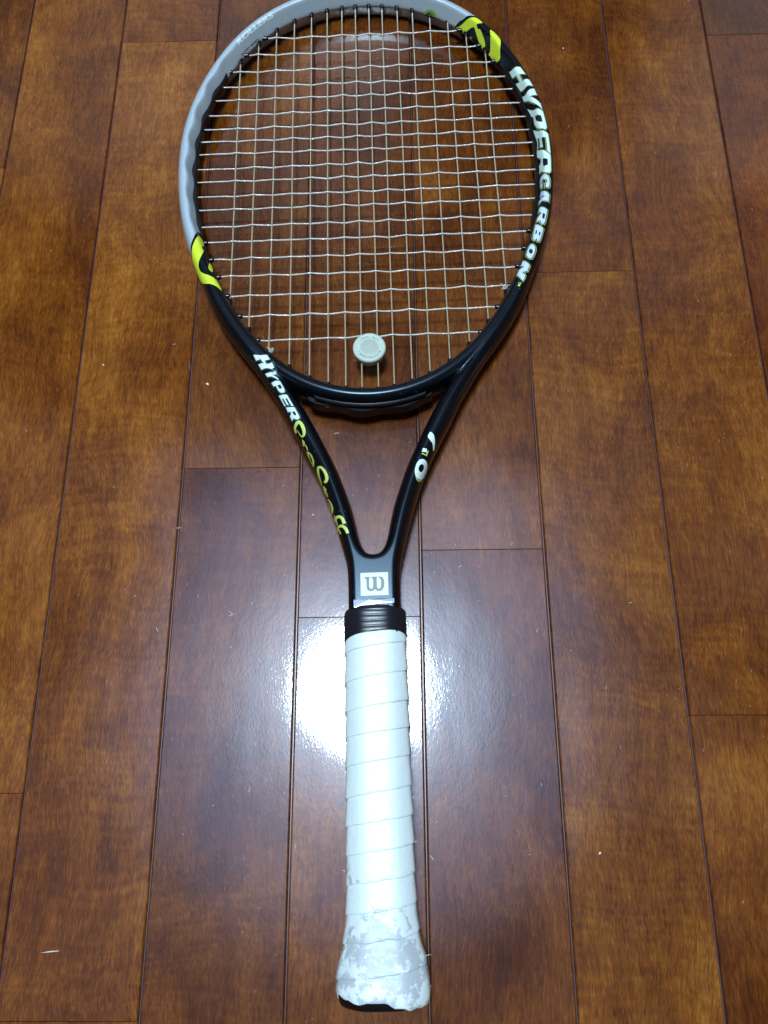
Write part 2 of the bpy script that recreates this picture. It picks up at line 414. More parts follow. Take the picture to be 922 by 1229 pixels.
def inside_poly(Q, P):
    c = np.zeros(len(Q), bool)
    x, y = Q[:, 0], Q[:, 1]
    for i in range(len(P) - 1):
        (x1, y1), (x2, y2) = P[i], P[i + 1]
        if y1 == y2: continue
        m = ((y1 > y) != (y2 > y)) & (x < (x2 - x1) * (y - y1) / (y2 - y1) + x1)
        c ^= m
    return c

def planar(Q, gh=None, ga=None, ins=None):
    dh, ih, th, sh = nearest(Q, hoopP, gh)
    dh = dh * sh                                     # positive outside (curve runs clockwise)
    s = (ih + th) * (HL / 880)
    da, ia, ta, sa = nearest(Q, armP, ga)
    if ins is None: ins = (sa < 0) & (Q[:, 1] < 433.5)                     # the outline runs clockwise
    da = np.where(ins, da, -da)                      # positive inside the arms' outline
    return dh, s, da, ih, ia, ins

def smin(a, b, k):
    h = np.clip(0.5 + 0.5 * (b - a) / k, 0, 1)
    return b * (1 - h) + a * h - k * h * (1 - h)

def smax(a, b, k): return -smin(-a, -b, k)

def field(dh, s, da, v, w):
    aw = np.abs(w)
    sl = np.where(s > HL / 2, s - HL, s)             # signed distance along the hoop from the tip
    top = np.clip((v - 430) / 40, 0, 1)              # the upper part of the hoop has a slanted inner face
    p = 2.25 + .35 * top
    Fh = ((np.abs(dh) / HA) ** p + (aw / HB) ** p) ** (1 / p) - 1
    Fh = Fh * HA
    sc = np.exp(-((np.abs(sl) - 190) / 75) ** 4)
    cut = -0.94 * dh + 0.34 * aw - (5.3 + 0.85 * sc * np.sin(2 * np.pi * sl / 24.5)) - (1 - top) * 3
    Fh = smax(Fh, cut, 1.0)
    # throat arms and shaft: rounded slab whose shoulder radius shrinks toward the shaft
    k = np.clip((v - 215) / 60, 0, 1); k = k * k * (3 - 2 * k)
    R = 4.6 + 2.2 * k
    B = 12.2 - 1.2 * np.clip((v - 240) / 120, 0, 1)
    q = np.maximum(0, R - da) / R
    Fa = ((q ** 2.1 + (aw / B) ** 2.1) ** (1 / 2.1) - 1) * R
    return smin(Fh, Fa, 1.6)

def F3(Q3, cache=None):
    Q = Q3[:, :2]
    if cache is None: cache = planar(Q)[3:]
    gh, ga, ins0 = cache
    dh, s, da, _, _, _ = planar(Q, gh, ga)
    return field(dh, s, da, Q3[:, 1], Q3[:, 2])

def curve_frame(P, s, step):
    f = np.clip(s / step, 0, len(P) - 1.001); i = f.astype(int); t = (f - i)[:, None]
    c = P[i] * (1 - t) + P[i + 1] * t
    a = P[np.clip(i - 1, 0, len(P) - 1)]; b = P[np.clip(i + 2, 0, len(P) - 1)]
    T = b - a; T /= np.linalg.norm(T, axis=1)[:, None]
    N = np.c_[-T[:, 1], T[:, 0]]                     # left of travel
    return c, N

ASTEP = np.hypot(*np.diff(armC, axis=0).T).sum() / (len(armC) - 1)
def surf(kind, s, phi, off):
    """point on the frame at arclength s, angle phi (degrees, 0 = outward, 90 = up) around the tube, lifted by off mm"""
    s = np.asarray(s, float); ph = np.radians(np.asarray(phi, float))
    if kind == 'hoop':
        c, N = curve_frame(hoopP, s % HL, HL / 880)
    elif kind == 'armR':
        c, N = curve_frame(armC, s, ASTEP)
    else:
        c, N = curve_frame(armC, s, ASTEP); c = c * mir; N = N * mir
    D = np.c_[N * np.cos(ph)[:, None], np.sin(ph)]
    lo = np.zeros(len(s)) + 0.5; hi = np.full(len(s), 15.0)
    C3 = np.c_[c, np.zeros(len(s))]
    cache = planar((C3 + D * 6.0)[:, :2])[3:]
    for _ in range(14):
        mid = (lo + hi) / 2
        f = F3(C3 + D * mid[:, None], cache)
        m = f < 0
        lo = np.where(m, mid, lo); hi = np.where(m, hi, mid)
    return C3 + D * (mid + off)[:, None]

import json
DEC, TXT = json.loads('''[{"yr_a":["hoop",[[77.18,205.0],[83.29,168.9],[88.23,109.2],[91.98,94.4],[94.12,81.4],[97.52,78.3],[101.79,81.2],[100.0,94.1],[98.58,100.9],[101.19,109.0],[103.45,104.4],[106.52,110.7],[110.69,122.7],[113.54,150.1],[112.72,205.0],[110.89,205.0],[108.28,173.3],[102.75,136.6],[97.62,108.8],[94.59,122.1],[92.1,154.3],[90.9,181.8],[86.25,205.0],[83.02,205.0],[78.47,205.0]]],"yr_b":["hoop",[[95.36,187.1],[97.62,169.9],[99.96,196.4],[101.48,205.0],[98.26,205.0],[95.76,205.0],[94.04,205.0]]],"yr_c":["hoop",[[109.54,81.9],[112.39,75.1],[116.92,75.0],[120.66,77.8],[123.35,83.6],[128.73,104.7],[132.83,126.9],[130.39,170.7],[120.79,205.0],[116.48,205.0],[117.41,205.0],[120.16,158.5],[117.18,114.5],[114.09,97.4]]],"sb_r":["hoop",[[78.7,205.0],[83.0,127.1],[87.43,102.0],[90.48,86.2],[92.22,79.7]]],"yl_a":["hoop",[[650.56,116.1],[645.19,96.7],[641.56,82.9],[638.36,70.5],[635.59,54.7],[633.5,26.7],[631.95,18.0],[632.72,18.0],[621.28,18.0],[609.74,73.4],[606.76,91.4],[604.4,101.9],[602.2,109.5],[600.97,116.2],[605.92,120.5],[610.32,116.3],[612.55,107.2],[614.18,94.8],[617.46,80.6],[620.72,72.1],[623.95,72.1],[626.28,77.3],[628.72,86.8],[631.23,97.7],[636.33,116.0],[638.03,109.4],[641.16,117.9],[641.67,128.1],[648.3,156.4],[649.97,131.8]]],"yl_b":["hoop",[[626.31,119.8],[625.68,132.6],[622.99,133.8],[617.8,117.5],[617.73,107.5],[619.9,103.4],[621.85,106.1]]],"sb_l":["hoop",[[654.93,120.1],[648.43,96.9],[644.04,81.2],[640.95,68.6],[639.14,60.8]]],"ring_o":["hoop",[[62.05,163.2],[62.06,175.5],[61.42,192.9],[60.22,205.0],[58.75,205.0],[57.13,205.0],[55.54,205.0],[54.0,205.0],[52.69,205.0],[51.63,205.0],[50.9,205.0],[50.57,205.0],[50.63,205.0],[51.0,186.9],[51.54,172.1],[52.29,160.3],[53.23,150.3],[54.48,142.8],[55.81,137.9],[57.2,135.7],[58.56,136.0],[59.84,138.8],[60.88,144.3],[61.61,152.5]]],"ring_m":["hoop",[[60.49,168.4],[60.49,177.3],[60.05,189.7],[59.22,204.8],[58.16,205.0],[57.01,205.0],[55.85,205.0],[54.75,205.0],[53.78,205.0],[53.0,205.0],[52.5,205.0],[52.26,205.0],[52.3,200.3],[52.55,185.9],[52.92,175.0],[53.48,166.4],[54.17,159.0],[55.05,153.2],[56.04,149.3],[57.05,147.4],[58.05,147.6],[58.95,149.9],[59.71,154.3],[60.22,160.6]]],"ring_i":["hoop",[[58.7,176.6],[58.59,182.8],[58.29,191.2],[57.84,200.1],[57.21,205.0],[56.57,205.0],[55.86,205.0],[55.2,205.0],[54.65,205.0],[54.17,205.0],[53.88,205.0],[53.74,205.0],[53.75,197.0],[53.9,188.3],[54.18,180.3],[54.54,175.1],[54.95,170.5],[55.51,166.9],[56.06,164.4],[56.69,163.2],[57.24,163.4],[57.8,165.0],[58.21,167.9],[58.5,171.8]]],"P":["armL",[[138.19,55.0],[136.92,57.7],[135.84,60.7],[135.39,67.0],[135.16,73.8],[134.93,79.1],[134.86,81.5],[135.58,81.9],[136.81,82.3],[138.11,81.7],[139.4,80.4],[140.63,78.8],[141.69,76.3],[142.49,73.0],[142.8,69.8],[141.67,66.8],[140.13,64.6],[138.66,64.7],[137.18,64.9],[137.02,63.1],[138.46,62.1],[139.91,61.3],[141.49,61.7],[143.58,66.0],[144.04,77.6],[143.04,84.0],[141.62,87.8],[140.1,90.2],[138.52,91.7],[136.88,92.5],[135.15,91.9],[133.14,87.5],[132.61,76.5],[132.97,67.3],[133.48,57.8],[134.22,47.2],[135.46,41.2],[136.73,37.0]]],"r1":["armL",[[144.04,60.5],[144.24,59.7],[144.44,58.9],[144.64,58.1],[144.84,57.4],[145.03,56.5],[145.21,55.6],[145.36,54.6],[145.49,53.5],[145.58,52.2],[145.71,51.4],[145.87,50.9],[146.02,50.0],[146.16,48.9],[146.29,47.6],[146.42,46.0],[146.54,44.2],[146.66,42.2],[146.79,40.2],[148.05,52.5],[147.98,54.3],[147.92,56.0],[147.84,57.7],[147.76,59.4],[147.65,61.0],[147.52,62.4],[147.36,63.7],[147.17,64.9],[146.91,65.6],[146.59,65.7],[146.29,65.5],[145.98,65.3],[145.68,64.9],[145.39,64.6],[145.11,64.2],[144.81,63.8],[144.53,63.4],[144.25,63.0]]],"r2":["armL",[[147.73,57.2],[147.99,57.3],[148.25,57.6],[148.5,57.9],[148.75,58.1],[148.98,58.3],[149.22,58.4],[149.43,58.4],[149.64,58.3],[149.85,58.2],[150.06,58.1],[150.27,57.8],[150.47,57.5],[150.68,57.2],[150.88,56.8],[151.09,56.4],[151.29,56.0],[151.5,55.6],[151.71,55.2],[152.22,61.2],[152.02,61.6],[151.83,62.1],[151.63,62.5],[151.43,62.9],[151.23,63.4],[151.02,63.8],[150.81,64.2],[150.59,64.5],[150.36,64.7],[150.12,64.9],[149.86,64.8],[149.59,64.7],[149.33,64.4],[149.06,64.1],[148.8,63.7],[148.54,63.4],[148.3,63.0],[148.04,62.7]]],"o":["armL",[[151.73,41.5],[152.6,47.1],[153.39,51.7],[154.06,54.5],[154.68,55.8],[155.29,56.4],[155.89,56.5],[156.5,56.4],[157.08,56.0],[157.67,55.5],[158.24,54.7],[158.74,53.6],[159.21,51.9],[159.57,49.2],[159.83,45.4],[159.99,39.6],[160.02,31.1],[159.87,17.6],[159.32,-6.2],[162.35,40.5],[162.14,46.1],[161.87,50.8],[161.59,54.8],[161.23,58.1],[160.75,60.6],[160.21,62.3],[159.6,63.3],[158.96,63.9],[158.35,64.2],[157.72,64.5],[157.1,64.7],[156.46,64.8],[155.8,64.7],[155.1,64.2],[154.32,62.9],[153.52,60.4],[152.75,57.0],[152.0,53.5]]],"o2":["armL",[[151.78,41.3],[152.15,39.9],[152.53,38.4],[152.9,36.7],[153.27,35.1],[153.66,33.5],[154.05,32.0],[154.43,30.3],[154.82,28.7],[155.21,27.1],[155.61,25.6],[156.02,24.4],[156.46,23.3],[156.87,22.1],[157.33,21.3],[157.78,20.9],[158.26,20.7],[158.72,20.6],[159.21,20.3],[160.16,38.0],[159.67,38.1],[159.2,38.1],[158.71,38.2],[158.26,38.3],[157.79,38.7],[157.37,39.4],[156.96,40.6],[156.58,41.9],[156.2,43.2],[155.82,44.6],[155.45,46.0],[155.07,47.4],[154.71,48.9],[154.37,50.4],[154.02,52.0],[153.67,53.5],[153.32,55.0],[152.96,56.3]]],"S":["armL",[[177.45,65.8],[177.63,76.7],[176.54,83.6],[174.82,85.8],[173.17,86.4],[171.53,86.1],[169.88,84.9],[168.24,82.7],[166.39,78.3],[165.0,65.4],[165.69,52.1],[166.77,43.4],[167.81,34.2],[168.76,21.7],[169.68,7.0],[170.33,-13.7],[169.22,-52.7],[164.44,-76.8],[162.71,-80.4],[176.41,13.3],[175.72,31.8],[174.71,41.8],[173.44,46.8],[172.04,49.7],[170.72,52.7],[169.51,56.7],[168.35,61.0],[167.31,65.1],[166.73,68.8],[167.24,72.5],[168.46,74.8],[169.91,76.5],[171.35,77.3],[172.74,77.1],[174.04,76.0],[175.05,74.0],[175.63,70.0],[175.67,60.9]]],"t1":["armL",[[176.81,37.8],[176.97,35.2],[177.18,32.6],[177.34,29.9],[177.48,26.8],[177.58,23.0],[177.62,18.0],[177.56,11.0],[177.33,0.6],[176.93,-12.4],[177.16,-12.7],[177.22,-16.5],[177.07,-24.2],[176.66,-36.2],[175.6,-52.1],[173.48,-66.8],[171.71,-73.0],[170.45,-76.0],[169.65,-77.6],[181.47,24.0],[181.6,31.8],[181.68,37.8],[181.72,42.7],[181.72,46.8],[181.68,50.3],[181.6,53.2],[181.48,55.8],[181.3,58.0],[181.05,59.7],[180.66,59.8],[180.26,59.3],[179.85,58.5],[179.46,57.5],[179.06,56.3],[178.7,55.0],[178.33,53.7],[177.95,52.4],[177.59,51.1]]],"t2":["armL",[[180.93,37.5],[181.17,37.9],[181.38,38.4],[181.58,38.8],[181.79,39.3],[181.99,39.7],[182.23,40.1],[182.44,40.6],[182.64,41.0],[182.85,41.4],[183.05,41.9],[183.29,42.3],[183.49,42.7],[183.69,43.1],[183.9,43.5],[184.1,43.9],[184.33,44.4],[184.54,44.8],[184.74,45.2],[185.34,55.9],[185.16,55.8],[184.95,55.7],[184.76,55.6],[184.57,55.5],[184.39,55.5],[184.2,55.4],[183.99,55.3],[183.8,55.2],[183.61,55.1],[183.42,55.0],[183.24,54.9],[183.03,54.9],[182.84,54.8],[182.65,54.7],[182.46,54.6],[182.28,54.6],[182.06,54.5],[181.87,54.4]]],"a":["armL",[[185.55,30.8],[186.43,36.9],[187.27,42.3],[188.02,46.3],[188.71,49.0],[189.34,50.5],[189.92,50.9],[190.49,51.0],[191.02,50.6],[191.53,49.8],[191.99,48.3],[192.39,45.9],[192.74,42.8],[193.0,37.9],[193.15,29.7],[193.08,15.1],[192.52,-14.2],[189.64,-61.1],[185.73,-75.3],[196.24,40.1],[196.0,46.1],[195.74,50.9],[195.44,54.9],[195.09,58.1],[194.68,60.7],[194.22,62.7],[193.67,63.9],[193.07,64.3],[192.47,64.4],[191.85,64.1],[191.22,63.6],[190.57,62.8],[189.9,61.8],[189.21,60.3],[188.47,58.0],[187.73,55.0],[186.98,51.6],[186.23,47.9]]],"a2":["armL",[[187.01,10.4],[187.41,9.4],[187.81,8.6],[188.23,7.9],[188.62,7.3],[189.01,6.4],[189.41,5.2],[189.76,3.4],[190.08,0.8],[190.38,-2.9],[190.6,-7.9],[190.77,-14.3],[190.87,-22.1],[190.85,-31.1],[190.69,-41.2],[190.27,-51.6],[189.46,-61.3],[188.68,-67.2],[188.16,-70.5],[194.69,8.9],[194.43,13.3],[194.16,17.3],[193.87,20.9],[193.58,24.1],[193.28,26.9],[192.95,29.4],[192.62,31.4],[192.27,33.1],[191.9,34.5],[191.53,35.5],[191.14,36.2],[190.72,36.7],[190.32,37.0],[189.89,37.2],[189.48,37.3],[189.04,37.5],[188.64,37.6],[188.23,37.9]]],"f1":["armL",[[202.04,39.0],[201.93,48.6],[201.69,54.3],[201.49,58.5],[201.44,62.1],[201.41,65.5],[201.42,69.2],[201.45,72.5],[201.53,75.0],[201.74,76.9],[202.05,78.6],[202.46,80.0],[202.89,81.0],[203.37,81.7],[203.9,82.1],[204.49,82.3],[205.11,82.5],[205.77,82.8],[206.42,83.1],[206.29,92.5],[205.69,92.1],[205.09,91.7],[204.46,91.4],[203.8,91.0],[203.08,90.3],[202.32,89.1],[201.6,87.1],[200.94,84.4],[200.34,80.7],[199.87,75.8],[199.56,70.0],[199.33,63.1],[199.04,53.3],[198.58,33.7],[197.77,-8.6],[195.58,-57.2],[192.73,-72.6],[190.91,-76.9]]],"f1b":["armL",[[197.66,51.5],[198.07,51.9],[198.49,52.4],[198.9,52.8],[199.33,53.3],[199.73,53.7],[200.15,54.1],[200.54,54.4],[200.92,54.5],[201.31,54.5],[201.69,54.6],[202.05,54.5],[202.43,54.3],[202.79,53.9],[203.17,53.5],[203.52,53.1],[203.87,52.7],[204.25,52.3],[204.61,51.9],[205.19,61.4],[204.81,61.6],[204.45,61.8],[204.06,62.0],[203.7,62.2],[203.33,62.4],[202.95,62.6],[202.57,62.7],[202.19,62.7],[201.78,62.7],[201.37,62.3],[200.94,61.9],[200.53,61.3],[200.09,60.7],[199.67,60.0],[199.25,59.3],[198.81,58.5],[198.39,57.8],[197.95,57.1]]],"f2":["armL",[[208.3,48.5],[207.89,53.0],[207.44,55.9],[207.07,58.5],[206.9,61.7],[206.97,66.2],[207.09,70.3],[207.26,73.6],[207.46,75.7],[207.77,77.4],[208.22,79.3],[208.73,81.0],[209.26,82.5],[209.76,83.7],[210.26,84.5],[210.8,85.1],[211.4,85.5],[212.05,86.0],[212.69,86.6],[212.36,94.8],[211.77,94.2],[211.17,93.8],[210.52,93.3],[209.83,92.6],[209.12,91.4],[208.47,89.8],[207.86,87.9],[207.27,85.7],[206.66,82.9],[206.04,78.8],[205.65,73.1],[205.44,66.5],[205.29,58.0],[205.06,44.0],[204.74,18.0],[204.29,-17.2],[203.11,-50.9],[199.76,-72.5]]],"f2b":["armL",[[206.88,52.1],[207.07,52.4],[207.28,52.7],[207.47,53.1],[207.66,53.4],[207.85,53.7],[208.04,54.0],[208.25,54.3],[208.44,54.6],[208.63,54.9],[208.82,55.2],[209.01,55.5],[209.22,55.8],[209.41,56.1],[209.6,56.4],[209.79,56.7],[209.98,57.0],[210.18,57.3],[210.37,57.6],[210.91,68.8],[210.72,68.5],[210.53,68.2],[210.34,67.8],[210.13,67.5],[209.94,67.2],[209.75,66.8],[209.55,66.5],[209.36,66.1],[209.17,65.7],[208.96,65.4],[208.77,65.0],[208.57,64.6],[208.38,64.2],[208.18,63.9],[207.97,63.5],[207.78,63.1],[207.58,62.7],[207.38,62.3]]],"seven":["armR",[[149.74,95.6],[145.81,95.5],[146.66,81.4],[148.97,69.5],[152.42,55.1],[154.18,46.5],[154.99,54.7],[151.86,71.5],[151.26,81.5]]],"dot":["armR",[[157.68,92.5],[156.98,80.4],[159.09,76.7],[160.08,90.2]]],"dotsh":["armR",[[157.79,77.7],[157.19,72.3],[160.94,70.0],[161.46,87.9],[160.77,88.7],[160.48,74.8]]],"zero":["armR",[[175.12,83.9],[172.54,89.2],[168.35,90.9],[165.19,87.0],[163.68,76.9],[163.68,61.5],[165.48,38.8],[169.36,17.4],[173.62,35.4],[176.47,62.4],[176.83,77.1]]],"zeroh":["armR",[[171.52,79.1],[169.28,81.4],[167.22,77.1],[166.75,68.2],[168.08,60.4],[170.73,61.4],[172.3,69.8]]],"zerosh":["armR",[[177.58,76.5],[177.62,75.3],[177.67,74.2],[177.72,72.9],[177.76,71.6],[177.81,70.3],[177.84,68.8],[177.86,67.2],[177.85,65.4],[177.82,63.3],[177.71,60.6],[177.45,57.1],[177.03,53.7],[176.63,51.3],[176.28,49.5],[175.93,48.2],[175.63,46.9],[175.35,45.6],[175.01,43.9],[175.14,50.0],[175.46,51.9],[175.78,53.5],[176.07,54.8],[176.38,56.0],[176.62,57.2],[176.81,58.4],[176.93,59.5],[177.02,60.6],[177.09,62.2],[177.17,63.9],[177.2,65.5],[177.21,67.2],[177.21,68.7],[177.19,70.2],[177.18,71.6],[177.15,73.0],[177.13,74.3],[177.1,75.6]]]},{"hc1":[["H","hoop",[[145.51,129.8],[164.63,172.6],[169.86,83.6],[152.1,99.1]]],["Y","hoop",[[169.82,161.9],[181.53,157.5],[192.32,87.3],[178.05,87.0]]],["P","hoop",[[183.39,158.4],[203.85,137.9],[213.32,89.0],[195.16,85.1]]],["E","hoop",[[204.2,146.6],[220.74,156.2],[231.86,83.1],[214.7,86.2]]],["R","hoop",[[221.86,154.7],[243.28,154.9],[250.68,80.4],[232.71,82.6]]]],"hc2":[["C","hoop",[[247.55,119.9],[257.95,120.5],[261.55,78.6],[249.83,80.5]]],["A","hoop",[[260.23,115.6],[271.39,123.4],[274.57,76.0],[262.02,77.6]]],["R","hoop",[[275.85,109.1],[289.41,106.1],[290.86,75.1],[278.18,76.3]]],["B","hoop",[[290.68,109.8],[304.16,103.2],[304.97,75.4],[293.35,75.2]]],["O","hoop",[[306.45,107.6],[317.4,109.2],[320.34,81.4],[309.54,78.5]]],["N","hoop",[[321.1,110.6],[333.08,110.4],[337.19,79.4],[323.87,79.4]]]],"tm":[["TM","hoop",[[338.16,91.6],[341.78,89.4],[341.5,81.0],[338.36,83.0]]]],"hy":[["H","armL",[[77.59,90.4],[88.69,77.0],[93.14,115.5],[83.53,120.0]]],["Y","armL",[[90.48,78.8],[98.83,76.2],[102.42,102.6],[94.96,114.1]]],["P","armL",[[100.66,75.2],[109.37,71.1],[112.49,97.0],[102.85,105.0]]],["E","armL",[[110.73,70.3],[118.97,69.6],[123.08,96.7],[113.93,96.5]]],["R","armL",[[120.41,72.0],[130.24,65.4],[133.26,93.7],[124.2,96.8]]]],"ro":[["ROLLERS","hoop",[[827.79,106.3],[865.9,106.5],[865.94,91.9],[828.72,90.9]]]],"sh":[["SHORT BODY","hoop",[[826.15,155.4],[847.13,158.1],[846.78,143.2],[825.97,143.4]]]]}]''')

# ================================================================ the racket
racket = bpy.data.objects.new('tennis_racket', None); col.objects.link(racket)
AR = 0.0208; TZ = 8.5 / 680
racket.location = (-.0123, -.1065, .020)
racket.rotation_euler = (math.atan(-TZ), 0, AR)
tag(racket, 'black and silver tennis racket with yellow patches and white grip lying on wooden floor', 'tennis racket')
MM = .001

def nets():
    h = .8
    us = np.arange(-137, 137.1, h); vs = np.arange(177, 690, h); ws = np.arange(-14, 14.1, h)
    U, V = np.meshgrid(us, vs, indexing='ij')
    Q = np.c_[U.ravel(), V.ravel()]
    dh, s, da, ih, ia, ins = planar(Q)
    sh = U.shape
    F = field(dh.reshape(sh)[..., None], s.reshape(sh)[..., None], da.reshape(sh)[..., None], V[..., None], ws[None, None, :])
    F = np.maximum(F, (178.6 - V)[..., None])           # the shaft is cut off inside the handle
    neg = F < 0
    nx, ny, nz = F.shape
    c = [neg[i:nx - 1 + i, j:ny - 1 + j, k:nz - 1 + k] for i in (0, 1) for j in (0, 1) for k in (0, 1)]
    tot = sum(x.astype(np.int8) for x in c)
    act = (tot > 0) & (tot < 8)
    I, J, K = np.nonzero(act); n = len(I)
    vid = -np.ones(act.shape, np.int64); vid[I, J, K] = np.arange(n)
    acc = np.zeros((n, 3)); cnt = np.zeros(n)
    for ax in range(3):
        for a in (0, 1):
            for b in (0, 1):
                o = [0, 0, 0]; oth = [q for q in range(3) if q != ax]
                o[oth[0]] = a; o[oth[1]] = b
                f0 = F[I + o[0], J + o[1], K + o[2]]
                o2 = list(o); o2[ax] = 1
                f1 = F[I + o2[0], J + o2[1], K + o2[2]]
                m = (f0 < 0) != (f1 < 0)
                t = np.where(m, f0 / np.where(m, f0 - f1, 1), 0)
                p = np.stack([np.full(n, o[0], float), np.full(n, o[1], float), np.full(n, o[2], float)], 1)
                p[:, ax] += t
                acc[m] += p[m]; cnt[m] += 1
    P = acc / cnt[:, None]
    P = np.c_[us[0] + (I + P[:, 0]) * h, vs[0] + (J + P[:, 1]) * h, ws[0] + (K + P[:, 2]) * h]
    faces = []
    for ax in range(3):
        sl0 = [slice(None)] * 3; sl1 = [slice(None)] * 3
        sl0[ax] = slice(0, -1); sl1[ax] = slice(1, None)
        a = neg[tuple(sl0)]; b = neg[tuple(sl1)]
        m = a != b
        oth = [q for q in range(3) if q != ax]
        lim = [slice(None)] * 3
        for q in oth: lim[q] = slice(1, -1)
        e = np.array(np.nonzero(m)).T
        ok = np.ones(len(e), bool)
        for q in oth: ok &= (e[:, q] > 0) & (e[:, q] < F.shape[q] - 1)
        e = e[ok]
        q1, q2 = oth
        def g(d1, d2):
            x = e.copy(); x[:, q1] += d1; x[:, q2] += d2
            return vid[x[:, 0], x[:, 1], x[:, 2]]
        quad = np.stack([g(-1, -1), g(0, -1), g(0, 0), g(-1, 0)], 1)
        flip = a[e[:, 0], e[:, 1], e[:, 2]]
        if ax == 1: flip = ~flip
        quad[~flip] = quad[~flip][:, ::-1]
        faces.append(quad)
    faces = np.vstack(faces)
    faces = faces[(faces >= 0).all(1)]
    # pull the vertices onto the exact surface
    cache = planar(P[:, :2])[3:]
    for _ in range(2):
        f = F3(P, cache); e = .05
        g = np.stack([(F3(P + np.eye(3)[k] * e, cache) - f) / e for k in range(3)], 1)
        st = f / np.maximum((g * g).sum(1), .05)
        keep = P[:, 1] > 180
        P -= np.where(keep, np.clip(st, -.4, .4), 0)[:, None] * g
    return P, faces, cache

SBR, SBL = DEC['sb_r'][1], DEC['sb_l'][1]
def silver_value(P, cache):
    dh, s, da, ih, ia, ins = planar(P[:, :2], cache[0], cache[1], cache[2])
    ph = np.degrees(np.arctan2(P[:, 2], dh)); ph = np.where(ph < 0, -ph, ph)
    r = np.array(sorted([(b, a) for a, b in SBR])); l = np.array(sorted([(b, a) for a, b in SBL]))
    sr = np.interp(ph, r[:, 0], r[:, 1]); sl = np.interp(ph, l[:, 0], l[:, 1])
    return np.where(s < HL / 2, sr - s, s - sl)

P, faces, cache = nets()
me = bpy.data.meshes.new('racket_frame')
me.vertices.add(len(P)); me.vertices.foreach_set('co', (P * MM).ravel())
me.loops.add(faces.size); me.loops.foreach_set('vertex_index', faces.ravel().astype(np.int32))
me.polygons.add(len(faces)); me.polygons.foreach_set('loop_start', np.arange(0, faces.size, 4, dtype=np.int32)); me.polygons.foreach_set('loop_total', np.full(len(faces), 4, np.int32))
me.update(calc_edges=True)
at = me.attributes.new('silver', 'FLOAT', 'POINT'); at.data.foreach_set('value', silver_value(P, cache).astype(np.float32))
frame = link('frame', me, M_frame, racket, True)
bm = bmesh.new(); bm.from_mesh(me)
if bm.calc_volume(signed=True) < 0:
    for f_ in bm.faces: f_.normal_flip()
    bm.to_mesh(me)
bm.free()

# ---------------------------------------------------------------- paint: flat outlines laid onto the lacquer
def fill2d(rings):
    cu = bpy.data.curves.new('outline', 'CURVE'); cu.dimensions = '2D'; cu.fill_mode = 'BOTH'
    for r in rings:
        sp = cu.splines.new('POLY'); sp.points.add(len(r) - 1)
        for p, q in zip(sp.points, r): p.co = (q[0], q[1], 0, 1)
        sp.use_cyclic_u = True
    return curve_bm(cu)

def curve_bm(cu):
    ob = bpy.data.objects.new('tmp', cu); col.objects.link(ob)
    dg = bpy.context.evaluated_depsgraph_get(); dg.update()
    m = bpy.data.meshes.new_from_object(ob.evaluated_get(dg))
    bpy.data.objects.remove(ob); bpy.data.curves.remove(cu)
    b = bmesh.new(); b.from_mesh(m); bpy.data.meshes.remove(m)
    return b

def cut(b, axis, step):
    cs = [v.co[axis] for v in b.verts]
    lo_, hi_ = min(cs), max(cs)
    x = math.floor(lo_ / step) * step + step
    n = [0, 0, 0]; n[axis] = 1
    while x < hi_:
        co = [0, 0, 0]; co[axis] = x
        bmesh.ops.bisect_plane(b, geom=b.verts[:] + b.edges[:] + b.faces[:], plane_co=co, plane_no=n, dist=1e-6)
        x += step

def clampphi(kind, ph):
    return np.clip(ph, 40, 205) if kind == 'hoop' else np.clip(ph, 4, 150)

def decal(name, kind, b, mat, parent, off=.10):
    """b: flat mesh whose x is arclength (mm) and y is angle / 8"""
    cut(b, 0, 1.5); cut(b, 1, .7)
    V = np.array([v.co[:] for v in b.verts])
    b.verts.index_update()
    S = surf(kind, V[:, 0], clampphi(kind, V[:, 1] * 8), off)
    fs = [tuple(v.index for v in f.verts) for f in b.faces]
    b.free()
    me = mesh(S * MM, fs, name)
    o = link(name, me, mat, parent, True)
    bmm = bmesh.new(); bmm.from_mesh(me)
    for f in bmm.faces:
        if f.normal.z < 0: f.normal_flip()
    bmm.to_mesh(me); bmm.free()
    return o

def D8(nm): return [(a, b / 8) for a, b in DEC[nm][1]]
def smoothring(r, n=1):
    for _ in range(n):
        o = []
        for i in range(len(r)):
            a, b = r[i], r[(i + 1) % len(r)]
            o += [(.8 * a[0] + .2 * b[0], .8 * a[1] + .2 * b[1]), (.2 * a[0] + .8 * b[0], .2 * a[1] + .8 * b[1])]
        r = o
    return r
def grow(r, d):
    """offset a ring outward by d mm (angle axis scaled like the tube)"""
    A_ = np.array(r, float); k = np.array([1.0, 1.0])
    area = .5 * np.sum(A_[:, 0] * np.roll(A_[:, 1], -1) - np.roll(A_[:, 0], -1) * A_[:, 1])
    T = np.roll(A_, -1, 0) - np.roll(A_, 1, 0); T /= np.maximum(np.linalg.norm(T, axis=1), 1e-6)[:, None]
    N = np.c_[T[:, 1], -T[:, 0]] * (1 if area > 0 else -1)
    return [tuple(x) for x in A_ + N * d]

